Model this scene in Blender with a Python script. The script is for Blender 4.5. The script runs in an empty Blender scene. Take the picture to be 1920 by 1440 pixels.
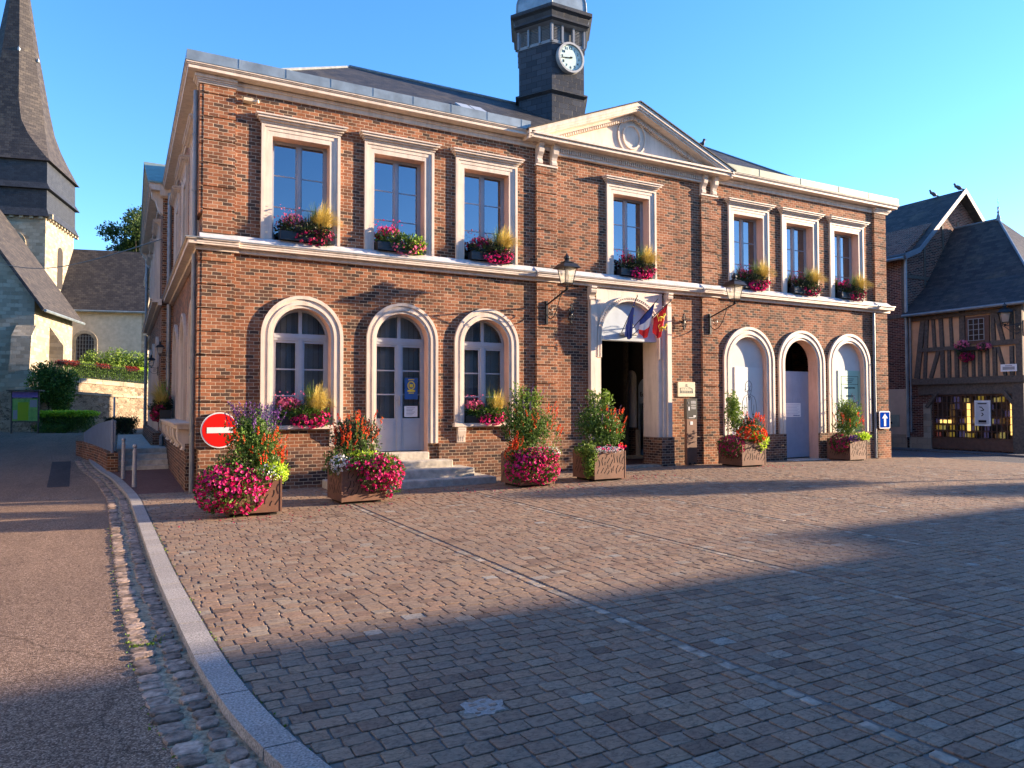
import bpy, bmesh, math, random
import numpy as np
from mathutils import Vector, Matrix
from mathutils.geometry import tessellate_polygon
random.seed(7); RNG = np.random.default_rng(7)
S = bpy.context.scene
COL = S.collection
R = math.radians

# ------------------------------------------------------------------ camera
CAM = Vector((-1.3447, -15.171, 1.66)); YAW, PITCH, ROLL = 0.4932670, 0.0307713, -0.0012975
FWD = Vector((math.sin(YAW)*math.cos(PITCH), math.cos(YAW)*math.cos(PITCH), math.sin(PITCH)))
RT0 = Vector((math.cos(YAW), -math.sin(YAW), 0)); UP0 = RT0.cross(FWD)
RT = RT0*math.cos(ROLL)+UP0*math.sin(ROLL); UP = -RT0*math.sin(ROLL)+UP0*math.cos(ROLL)
cd = bpy.data.cameras.new("camera"); cam = bpy.data.objects.new("camera", cd); COL.objects.link(cam)
cam.matrix_world = Matrix(((RT.x, UP.x, -FWD.x, CAM.x), (RT.y, UP.y, -FWD.y, CAM.y), (RT.z, UP.z, -FWD.z, CAM.z), (0, 0, 0, 1)))
cd.sensor_width = 36; cd.lens = 1365.04/1920*36; cd.clip_start = .05; cd.clip_end = 3000
S.camera = cam

# ------------------------------------------------------------------ light
SUN = Vector((4.1, -1.03, .84)).normalized()
EL = math.asin(SUN.z)
w = bpy.data.worlds.new("World"); S.world = w; w.use_nodes = True
nt = w.node_tree; bg = nt.nodes["Background"]
sky = nt.nodes.new("ShaderNodeTexSky"); sky.sky_type = 'NISHITA'; sky.sun_disc = False
sky.sun_elevation = EL; sky.sun_rotation = math.atan2(SUN.x, SUN.y)
sky.air_density = 1.0; sky.dust_density = 0.1; sky.ozone_density = 3.5; sky.altitude = 100
hs = nt.nodes.new("ShaderNodeHueSaturation"); hs.inputs['Saturation'].default_value = 1.2; nt.links.new(sky.outputs[0], hs.inputs['Color'])
hs.inputs['Saturation'].default_value = 1.16
tn = nt.nodes.new("ShaderNodeMix"); tn.data_type = 'RGBA'; tn.blend_type = 'MULTIPLY'; tn.inputs[0].default_value = 1; tn.inputs[7].default_value = (1.02, .935, 1.05, 1)
nt.links.new(hs.outputs[0], tn.inputs[6]); nt.links.new(tn.outputs[2], bg.inputs[0]); bg.inputs[1].default_value = 0.122
sd = bpy.data.lights.new("sun", 'SUN'); sd.energy = 5.0; sd.angle = R(.53); sd.color = (1.0, .76, .52)
so = bpy.data.objects.new("sun", sd); COL.objects.link(so)
so.rotation_euler = SUN.to_track_quat('Z', 'Y').to_euler()
vs = S.view_settings; vs.view_transform = 'Standard'; vs.look = 'None'; vs.gamma = 1; vs.exposure = 2.1
S.cycles.max_bounces = 6; S.cycles.transparent_max_bounces = 8

def at(u, D, z=0.0):
    """ground position of something D metres ahead and u to the side"""
    p = CAM + FWD*D + RT*((u-960)/1365.04*D)
    return Vector((p.x, p.y, z))

# ------------------------------------------------------------------ node helpers
def newmat(name):
    m = bpy.data.materials.new(name); m.use_nodes = True
    n = m.node_tree.nodes; l = m.node_tree.links
    return m, n, l, n["Principled BSDF"]
def N(n, t, **k):
    x = n.new(t)
    for a, b in k.items():
        if a.startswith('i_'): x.inputs[a[2:].replace('_', ' ')].default_value = b
        else: setattr(x, a, b)
    return x
def M(n, l, op, a, b=None, c=None):
    x = n.new("ShaderNodeMath"); x.operation = op
    for i, v in enumerate((a, b, c)):
        if v is None: continue
        if hasattr(v, 'is_output'): l.new(v, x.inputs[i])
        else: x.inputs[i].default_value = v
    return x.outputs[0]
def ramp(n, l, src, stops, interp='LINEAR'):
    r = n.new("ShaderNodeValToRGB"); cr = r.color_ramp; cr.interpolation = interp
    while len(cr.elements) < len(stops): cr.elements.new(.5)
    for e, (p, c) in zip(cr.elements, stops): e.position = p; e.color = (*c, 1)
    l.new(src, r.inputs[0]); return r.outputs[0]
def mixc(n, l, f, a, b, mode='MIX'):
    x = n.new("ShaderNodeMix"); x.data_type = 'RGBA'; x.blend_type = mode
    for s, v in ((x.inputs[0], f), (x.inputs[6], a), (x.inputs[7], b)):
        if hasattr(v, 'is_output'): l.new(v, s)
        elif isinstance(v, (int, float)): s.default_value = v
        else: s.default_value = (*v, 1)
    return x.outputs[2]
def uvs(n): return n.new("ShaderNodeUVMap").outputs[0]
def objc(n): return n.new("ShaderNodeTexCoord").outputs['Object']
def noise(n, l, vec, sc, det=3, rough=.5):
    x = N(n, "ShaderNodeTexNoise"); x.inputs['Scale'].default_value = sc; x.inputs['Detail'].default_value = det; x.inputs['Roughness'].default_value = rough
    l.new(vec, x.inputs['Vector']); return x.outputs['Fac']
def bump(n, l, p, h, strength=.5, dist=.02, prev=None):
    b = N(n, "ShaderNodeBump"); b.inputs['Strength'].default_value = strength; b.inputs['Distance'].default_value = dist
    l.new(h, b.inputs['Height'])
    if prev: l.new(prev, b.inputs['Normal'])
    if p is not None: l.new(b.outputs[0], p.inputs['Normal'])
    return b.outputs[0]

def plain(name, col, rough=.6, var=.12, nsc=6, bmp=.0, metal=0, spec=.5, island=0, bsc=40):
    m, n, l, p = newmat(name); co = objc(n)
    f = noise(n, l, co, nsc, 4, .6)
    lo = tuple(max(0, c*(1-var*1.6)) for c in col); hi = tuple(min(1, c*(1+var)) for c in col)
    c = ramp(n, l, f, [(.3, lo), (.7, hi)])
    if island:
        g = n.new("ShaderNodeNewGeometry")
        k = M(n, l, 'MULTIPLY_ADD', g.outputs['Random Per Island'], island*2, 1-island)
        cc = N(n, "ShaderNodeCombineColor")
        for i in range(3): l.new(k, cc.inputs[i])
        c = mixc(n, l, 1.0, c, cc.outputs[0], 'MULTIPLY')
    l.new(c, p.inputs['Base Color']); p.inputs['Roughness'].default_value = rough; p.inputs['Metallic'].default_value = metal
    p.inputs['Specular IOR Level'].default_value = spec
    if bmp: bump(n, l, p, noise(n, l, co, bsc, 4, .6), bmp, .01)
    return m

def brickmat(name, W, H, mort, cols, mcol, bw=.6, stain=None, distort=.006, rough=.85, bd=.012, msz=.0055, dirt=0):
    m, n, l, p = newmat(name); uv = uvs(n)
    nz = N(n, "ShaderNodeTexNoise"); nz.inputs['Scale'].default_value = 9; nz.inputs['Detail'].default_value = 2
    l.new(uv, nz.inputs['Vector'])
    vm = N(n, "ShaderNodeVectorMath", operation='SUBTRACT'); l.new(nz.outputs['Color'], vm.inputs[0]); vm.inputs[1].default_value = (.5, .5, .5)
    vs_ = N(n, "ShaderNodeVectorMath", operation='SCALE'); l.new(vm.outputs[0], vs_.inputs[0]); vs_.inputs['Scale'].default_value = distort*4
    va = N(n, "ShaderNodeVectorMath", operation='ADD'); l.new(uv, va.inputs[0]); l.new(vs_.outputs[0], va.inputs[1])
    v = va.outputs[0]
    b = N(n, "ShaderNodeTexBrick"); b.inputs['Scale'].default_value = 1; b.inputs['Brick Width'].default_value = W; b.inputs['Row Height'].default_value = H
    b.inputs['Mortar Size'].default_value = msz; b.inputs['Mortar Smooth'].default_value = .25
    l.new(v, b.inputs['Vector'])
    sx = N(n, "ShaderNodeSeparateXYZ"); l.new(v, sx.inputs[0])
    row = M(n, l, 'FLOOR', M(n, l, 'DIVIDE', sx.outputs[1], H))
    par = M(n, l, 'FLOORED_MODULO', row, 2.0)
    off = M(n, l, 'MULTIPLY', M(n, l, 'SUBTRACT', 1.0, par), W/2)
    colm = M(n, l, 'FLOOR', M(n, l, 'DIVIDE', M(n, l, 'ADD', sx.outputs[0], off), W))
    cx = N(n, "ShaderNodeCombineXYZ"); l.new(colm, cx.inputs[0]); l.new(row, cx.inputs[1])
    wn = N(n, "ShaderNodeTexWhiteNoise", noise_dimensions='2D'); l.new(cx.outputs[0], wn.inputs['Vector'])
    bf = noise(n, l, uv, .45, 3, .6)
    f = M(n, l, 'ADD', M(n, l, 'MULTIPLY', wn.outputs['Value'], .8), M(n, l, 'MULTIPLY', bf, .34))
    f = M(n, l, 'SUBTRACT', f, .08)
    c = ramp(n, l, f, cols)
    fine = noise(n, l, uv, 60, 4, .7)
    c = mixc(n, l, .55, c, ramp(n, l, fine, [(.3, (.55, .55, .55)), (.7, (1, 1, 1))]), 'MULTIPLY')
    mc = mixc(n, l, noise(n, l, uv, 3, 4, .7), tuple(x*.75 for x in mcol), tuple(min(1, x*1.15) for x in mcol))
    c = mixc(n, l, b.outputs['Fac'], c, mc)
    if stain:
        sf = ramp(n, l, noise(n, l, uv, stain[1], 5, .65), [(stain[2], (0, 0, 0)), (stain[2]+.14, (1, 1, 1))])
        sm = M(n, l, 'MULTIPLY', sf, .6)
        c = mixc(n, l, sm, c, stain[0])
    if dirt:
        mpd = N(n, "ShaderNodeMapping"); mpd.inputs['Scale'].default_value = (1, .22, 1); l.new(uv, mpd.inputs[0])
        d1 = ramp(n, l, noise(n, l, mpd.outputs[0], 2.2, 5, .65), [(.34, (.55, .52, .5)), (.58, (1, 1, 1))])
        c = mixc(n, l, dirt, c, d1, 'MULTIPLY')
        d2 = ramp(n, l, noise(n, l, uv, .9, 4, .6), [(.36, (.7, .66, .62)), (.6, (1.05, 1.03, 1))])
        c = mixc(n, l, dirt, c, d2, 'MULTIPLY')
    l.new(c, p.inputs['Base Color']); p.inputs['Roughness'].default_value = rough; p.inputs['Specular IOR Level'].default_value = .12
    h = M(n, l, 'SUBTRACT', M(n, l, 'MULTIPLY', fine, .35), b.outputs['Fac'])
    h = M(n, l, 'ADD', h, M(n, l, 'MULTIPLY', wn.outputs['Value'], .25))
    bump(n, l, p, h, bw, bd)
    return m

def leafmat(name, c1, c2, c3, trans=.25, rough=.55):
    m, n, l, p = newmat(name); g = n.new("ShaderNodeNewGeometry")
    c = ramp(n, l, g.outputs['Random Per Island'], [(0, c1), (.5, c2), (1, c3)])
    l.new(c, p.inputs['Base Color']); p.inputs['Roughness'].default_value = rough; p.inputs['Specular IOR Level'].default_value = .3
    t = N(n, "ShaderNodeBsdfTranslucent"); l.new(c, t.inputs['Color'])
    mx = N(n, "ShaderNodeMixShader"); mx.inputs[0].default_value = trans
    out = n["Material Output"]; l.new(p.outputs[0], mx.inputs[1]); l.new(t.outputs[0], mx.inputs[2]); l.new(mx.outputs[0], out.inputs[0])
    return m

def glassmat(name, tint=(.25, .3, .33), refl=.12, ior=1.55):
    m, n, l, p = newmat(name); n.remove(p)
    t = N(n, "ShaderNodeBsdfTransparent"); t.inputs[0].default_value = (*tint, 1)
    g = N(n, "ShaderNodeBsdfGlossy"); g.inputs['Roughness'].default_value = .015; g.inputs['Color'].default_value = (.85, .9, 1, 1)
    co = objc(n); nb = bump(n, l, None, noise(n, l, co, 1.3, 1), .02, .05); l.new(nb, g.inputs['Normal'])
    fr = N(n, "ShaderNodeFresnel"); fr.inputs[0].default_value = ior
    f = M(n, l, 'ADD', fr.outputs[0], refl)
    mx = N(n, "ShaderNodeMixShader"); l.new(f, mx.inputs[0]); l.new(t.outputs[0], mx.inputs[1]); l.new(g.outputs[0], mx.inputs[2])
    l.new(mx.outputs[0], n["Material Output"].inputs[0]); return m

# ------------------------------------------------------------------ materials
MT = {}
BR = [(0, (.058, .044, .038)), (.16, (.105, .064, .048)), (.27, (.175, .083, .05)), (.45, (.25, .105, .059)), (.64, (.325, .13, .068)), (.84, (.385, .165, .087)), (1, (.45, .25, .145))]
MT['brick'] = brickmat('hall_brick', .178, .069, 0, BR, (.52, .425, .31), stain=((.30, .235, .14), .32, .62), msz=.006, dirt=.6)
MT['plinth_brick'] = brickmat('plinth_brick', .178, .069, 0, [(0, (.03, .025, .025)), (.3, (.08, .045, .035)), (.6, (.17, .08, .05)), (1, (.27, .14, .085))], (.42, .33, .24), stain=((.2, .15, .1), .6, .6))
MT['dark_brick'] = brickmat('house_brick', .22, .07, 0, [(0, (.035, .02, .02)), (.5, (.13, .055, .042)), (1, (.23, .09, .06))], (.40, .34, .29))
MT['slate'] = brickmat('roof_slate', .22, .14, 0, [(0, (.035, .037, .042)), (.5, (.055, .055, .058)), (1, (.085, .08, .075))], (.015, .015, .017), stain=((.12, .10, .07), .8, .56), msz=.004, rough=.55, bw=.5)
MT['tower_slate'] = brickmat('tower_slate', .3, .17, 0, [(0, (.026, .031, .042)), (.5, (.038, .044, .058)), (1, (.055, .062, .078))], (.015, .015, .018), msz=.006, rough=.45, bw=.6, distort=.002)
MT['church_slate'] = brickmat('church_slate', .3, .2, 0, [(0, (.038, .036, .04)), (.5, (.058, .054, .056)), (1, (.085, .076, .072))], (.02, .02, .02), stain=((.13, .115, .09), 1.2, .6), msz=.01, rough=.7, bw=.6)
MT['cladding'] = brickmat('slate_cladding', .25, .16, 0, [(0, (.035, .04, .05)), (1, (.055, .062, .075))], (.02, .02, .024), msz=.005, rough=.5)
MT['stone'] = brickmat('church_stone', .42, .24, 0, [(0, (.22, .19, .14)), (.5, (.34, .295, .22)), (1, (.45, .40, .31))], (.28, .245, .19), stain=((.24, .2, .15), .5, .55), distort=.03, msz=.016, bd=.03)
MT['rubble'] = brickmat('flint_rubble', .21, .13, 0, [(0, (.08, .065, .05)), (.4, (.2, .15, .105)), (.8, (.33, .26, .19)), (1, (.5, .42, .33))], (.3, .24, .17), distort=.11, msz=.018, bd=.05)
def trim(name, base):
    m, n, l, p = newmat(name); co = objc(n)
    f = noise(n, l, co, 2.2, 5, .65)
    c = ramp(n, l, f, [(.3, tuple(x*.86 for x in base)), (.62, base)])
    mpd = N(n, "ShaderNodeMapping"); mpd.inputs['Scale'].default_value = (3, 3, .35); l.new(co, mpd.inputs[0])
    c = mixc(n, l, .8, c, ramp(n, l, noise(n, l, mpd.outputs[0], 2.5, 5, .7), [(.3, (.68, .66, .64)), (.55, (1, 1, 1))]), 'MULTIPLY')
    sp = noise(n, l, co, 14, 5, .75)
    c = mixc(n, l, ramp(n, l, sp, [(.68, (0, 0, 0)), (.78, (.5, .5, .5))]), c, tuple(x*.55 for x in base))
    l.new(c, p.inputs['Base Color']); p.inputs['Roughness'].default_value = .6
    bump(n, l, p, sp, .25, .006); return m
MT['trim'] = trim('painted_trim', (.66, .555, .455))
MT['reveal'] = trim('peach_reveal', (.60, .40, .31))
MT['white'] = trim('white_flashing', (.60, .58, .57))
MT['cream'] = plain('cream_render', (.55, .46, .33), .8, .12, 3, .1)
MT['zinc'] = plain('weathered_zinc', (.20, .25, .28), .45, .22, 2.5, .05, .35)
MT['copper'] = plain('green_zinc', (.21, .26, .20), .55, .2, 3, .05, .1)
MT['pipe'] = plain('downpipe_metal', (.22, .24, .25), .5, .15, 5, 0, .3)
MT['joinery'] = plain('blue_grey_joinery', (.33, .375, .42), .45, .05, 4)
MT['upframe'] = plain('grey_window_frame', (.26, .29, .33), .4, .05, 4)
MT['panel'] = plain('recess_panel', (.52, .54, .52), .75, .06, 1.5, .08)
MT['door6'] = plain('board_door', (.28, .33, .42), .55, .06, 3)
MT['black'] = plain('black_iron', (.018, .02, .022), .4, .2, 8, 0, .2)
MT['corten'] = plain('rusty_steel', (.16, .075, .045), .75, .22, 3, .15)
MT['slot'] = plain('cut_slot', (.012, .008, .007), .9)
MT['soil'] = plain('soil', (.03, .02, .015), .95)
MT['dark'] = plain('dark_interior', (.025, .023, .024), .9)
MT['blind'] = plain('vertical_blinds', (.42, .44, .43), .8, .05, 3, island=.18)
MT['curtain'] = plain('brown_curtain', (.16, .10, .085), .9)
MT['glass'] = glassmat('window_glass', (.78, .82, .84), .0, 1.45)
MT['upglass'] = glassmat('upper_window_glass', (.12, .13, .15), .18, 1.6)
m, n, l, p = newmat('lamp_glass'); n.remove(p)
_a = N(n, "ShaderNodeBsdfTransparent"); _b = N(n, "ShaderNodeBsdfTranslucent"); _b.inputs[0].default_value = (.75, .72, .62, 1); _d = N(n, "ShaderNodeBsdfDiffuse"); _d.inputs[0].default_value = (.6, .58, .5, 1)
_m = N(n, "ShaderNodeMixShader"); _m.inputs[0].default_value = .5; l.new(_b.outputs[0], _m.inputs[1]); l.new(_d.outputs[0], _m.inputs[2])
_m2 = N(n, "ShaderNodeMixShader"); _m2.inputs[0].default_value = .42; l.new(_a.outputs[0], _m2.inputs[1]); l.new(_m.outputs[0], _m2.inputs[2]); l.new(_m2.outputs[0], n["Material Output"].inputs[0]); MT['lampglass'] = m
MT['granite'] = plain('granite_kerb', (.34, .31, .28), .8, .42, 75, .5, bsc=110, island=.1)
MT['step'] = plain('stone_steps', (.46, .42, .35), .8, .2, 7, .5, bsc=25, island=.06)
MT['mortar'] = plain('sandy_mortar', (.40, .305, .20), .95, .4, 30, .8, bsc=60, spec=.1)
MT['joint'] = plain('paving_joint', (.16, .135, .115), .95, .25, 20, .4, bsc=70)
MT['red'] = plain('sign_red', (.55, .012, .01), .9, .03, spec=.02)
MT['signwhite'] = plain('sign_white', (.62, .62, .62), .6, .03, spec=.2)
MT['signblue'] = plain('sign_blue', (.004, .045, .34), .9, .03, spec=0)
MT['signgrey'] = plain('sign_back', (.3, .31, .32), .5, .05)
MT['bollard'] = plain('grey_bollard_paint', (.33, .33, .34), .45, .08, 6)
MT['timber'] = plain('old_oak', (.10, .082, .066), .85, .3, 14, .5)
MT['ochre'] = plain('ochre_render', (.62, .38, .22), .85, .1, 3, .15)
MT['buff'] = plain('buff_render', (.50, .40, .31), .85, .1, 2, .15)
MT['timberbrown'] = plain('varnished_timber', (.12, .06, .04), .6, .2, 8)
MT['paper'] = plain('paper_white', (.75, .76, .76), .6, .02)
MT['ink'] = plain('ink_black', (.02, .02, .025), .95, .0, spec=0)
MT['pgreen'] = plain('green_board', (.28, .50, .40), .55, .02)
MT['pwhite'] = plain('white_board', (.52, .56, .55), .5, .02)
MT['dial'] = plain('clock_dial', (.46, .58, .56), .8, .03, spec=.05)
MT['plaque'] = plain('engraved_plaque', (.50, .46, .31), .5, .05)
MT['signblack'] = plain('black_sign_panel', (.02, .022, .025), .35, .02)
MT['gold'] = plain('flag_gold', (.75, .55, .03), .7)
MT['fblue'] = plain('flag_blue', (.03, .055, .24), .8); MT['fwhite'] = plain('flag_white', (.75, .73, .72), .8); MT['fred'] = plain('flag_red', (.75, .02, .02), .8)
MT['pigeon'] = plain('pigeon_grey', (.07, .075, .09), .7)
MT['noticegreen'] = plain('notice_green', (.22, .45, .10), .6, .2, 4); MT['noticepurple'] = plain('notice_purple', (.22, .14, .42), .6)
MT['bark'] = plain('bark', (.07, .055, .04), .95, .3, 20, .6)
MT['leaf'] = leafmat('shrub_leaf', (.03, .075, .012), (.07, .15, .025), (.15, .26, .04))
MT['darkleaf'] = leafmat('dark_leaf', (.02, .035, .02), (.045, .05, .035), (.05, .10, .025))
MT['treeleaf'] = leafmat('tree_leaf', (.02, .045, .01), (.045, .085, .018), (.09, .13, .03))
MT['brightleaf'] = leafmat('bright_shrub_leaf', (.07, .14, .015), (.14, .24, .03), (.26, .36, .05))  # brighter, yellower greens than the plain shrub leaf
MT['lime'] = leafmat('chartreuse_leaf', (.25, .42, .02), (.42, .60, .03), (.55, .75, .08), .35)
MT['redleaf'] = leafmat('red_leaf', (.18, .02, .02), (.3, .03, .02), (.12, .04, .02))
MT['magenta'] = leafmat('magenta_petals', (.46, .004, .10), (.68, .014, .17), (.80, .05, .29), .3)
MT['crimson'] = leafmat('crimson_petals', (.22, .005, .05), (.35, .01, .08), (.5, .02, .12), .3)
MT['pink'] = leafmat('pink_petals', (.65, .10, .22), (.75, .16, .30), (.8, .28, .42), .3)
MT['scarlet'] = leafmat('scarlet_petals', (.60, .03, .015), (.75, .06, .02), (.8, .14, .03), .3)
MT['purple'] = leafmat('purple_petals', (.07, .02, .14), (.12, .03, .2), (.2, .06, .3), .2)
MT['whitefl'] = leafmat('white_petals', (.6, .6, .6), (.75, .75, .78), (.8, .8, .8), .2)
MT['straw'] = leafmat('golden_grass', (.45, .34, .06), (.62, .48, .12), (.72, .60, .22), .3)
def pavermat():
    m, n, l, p = newmat('sandstone_pavers'); g = n.new("ShaderNodeNewGeometry"); co = objc(n)
    c = ramp(n, l, g.outputs['Random Per Island'], [(0, (.20, .138, .10)), (.12, (.28, .185, .13)), (.3, (.305, .22, .155)), (.45, (.28, .208, .155)), (.6, (.325, .23, .155)), (.78, (.335, .22, .15)), (.96, (.33, .255, .185)), (.994, (.35, .295, .23)), (1, (.37, .34, .29))])
    big = noise(n, l, co, .5, 3, .6)
    c = mixc(n, l, .5, c, ramp(n, l, big, [(.3, (.72, .72, .74)), (.7, (1, .98, .95))]), 'MULTIPLY')
    f = noise(n, l, co, 28, 5, .7)
    c = mixc(n, l, .85, c, ramp(n, l, f, [(.3, (.6, .6, .62)), (.7, (1.1, 1.1, 1.1))]), 'MULTIPLY')
    mp0 = N(n, "ShaderNodeMapping"); mp0.inputs['Scale'].default_value = (1, 2.0, 1); mp0.inputs['Rotation'].default_value = (0, 0, .5); l.new(co, mp0.inputs[0])
    cr_ = M(n, l, 'ABSOLUTE', M(n, l, 'SUBTRACT', noise(n, l, mp0.outputs[0], 9, 4, .55), .5))
    c = mixc(n, l, .8, c, ramp(n, l, cr_, [(0, (.5, .5, .52)), (.035, (1, 1, 1))]), 'MULTIPLY')
    l.new(c, p.inputs['Base Color']); p.inputs['Roughness'].default_value = .8; p.inputs['Specular IOR Level'].default_value = .14
    # cleft sandstone: ridges
    mp = N(n, "ShaderNodeMapping"); mp.inputs['Scale'].default_value = (1, 2.4, 1); l.new(co, mp.inputs[0])
    h = noise(n, l, mp.outputs[0], 14, 3, .5)
    h2 = M(n, l, 'ABSOLUTE', M(n, l, 'SUBTRACT', h, .5))
    hh = M(n, l, 'ADD', M(n, l, 'MULTIPLY', h2, 3.0), M(n, l, 'MULTIPLY', f, .25))
    bump(n, l, p, hh, .2, .006); return m
MT['paver'] = pavermat()
MT['cobble'] = plain('gutter_cobbles', (.31, .225, .17), .75, .45, 18, .7, bsc=45, island=.38, spec=.2)
MT['palestone'] = plain('pale_drain_stone', (.29, .245, .195), .8, .3, 12, .3, bsc=30, island=.34, spec=.1)
def asphaltmat(name, a, b, c):
    m, n, l, p = newmat(name); co = objc(n)
    v = N(n, "ShaderNodeTexVoronoi"); v.inputs['Scale'].default_value = 115; l.new(co, v.inputs['Vector'])
    sc = N(n, "ShaderNodeSeparateColor"); l.new(v.outputs['Color'], sc.inputs[0])
    cc = ramp(n, l, sc.outputs[0], [(0, a), (.6, b), (1, c)])
    big = noise(n, l, co, .6, 4, .6)
    cc = mixc(n, l, .6, cc, ramp(n, l, big, [(.3, (.7, .7, .7)), (.7, (1, 1, 1))]), 'MULTIPLY')
    mpw = N(n, "ShaderNodeMapping"); mpw.inputs['Scale'].default_value = (1, .12, 1); l.new(co, mpw.inputs[0])
    cc = mixc(n, l, .7, cc, ramp(n, l, noise(n, l, mpw.outputs[0], 1.1, 4, .6), [(.35, (.74, .74, .76)), (.62, (1.04, 1.03, 1.02))]), 'MULTIPLY')
    vc = N(n, "ShaderNodeTexVoronoi"); vc.feature = 'DISTANCE_TO_EDGE'; vc.inputs['Scale'].default_value = .38; nzv = N(n, "ShaderNodeTexNoise"); nzv.inputs['Scale'].default_value = 2.5; nzv.inputs['Detail'].default_value = 5; l.new(co, nzv.inputs['Vector'])
    vmx = N(n, "ShaderNodeMix"); vmx.data_type = 'VECTOR'; vmx.inputs[0].default_value = .25; l.new(co, vmx.inputs[4]); l.new(nzv.outputs['Color'], vmx.inputs[5]); l.new(vmx.outputs[1], vc.inputs['Vector'])
    cc = mixc(n, l, .55, cc, ramp(n, l, vc.outputs['Distance'], [(0, (.35, .35, .35)), (.006, (1, 1, 1))]), 'MULTIPLY')
    l.new(cc, p.inputs['Base Color']); p.inputs['Roughness'].default_value = .85; p.inputs['Specular IOR Level'].default_value = .12
    bump(n, l, p, M(n, l, 'SUBTRACT', 1.0, v.outputs['Distance']), .45, .005); return m
MT['asphalt'] = asphaltmat('road_asphalt', (.095, .062, .045), (.245, .162, .11), (.50, .36, .26))
MT['greyasphalt'] = asphaltmat('grey_asphalt', (.07, .07, .075), (.14, .14, .145), (.24, .24, .24))
MT['redasphalt'] = asphaltmat('red_asphalt', (.10, .05, .04), (.18, .09, .075), (.26, .15, .12))
MT['grass'] = plain('verge_grass', (.07, .12, .03), .9, .3, 3, .3)

# ------------------------------------------------------------------ object helpers
def tag(o, label=None, cat=None, group=None, kind=None):
    if label: o['label'] = label
    if cat: o['category'] = cat
    if group: o['group'] = group
    if kind: o['kind'] = kind
    return o
def empty(name, loc, label, cat, group=None, rz=0):
    o = bpy.data.objects.new(name, None); COL.objects.link(o); o.location = loc; o.rotation_euler = (0, 0, rz)
    o.empty_display_size = .2
    return tag(o, label, cat, group)
def copy_tree(o, parent=None):
    c = o.copy(); COL.objects.link(c)
    if parent: c.parent = parent
    for ch in list(o.children): copy_tree(ch, c)
    return c

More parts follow.
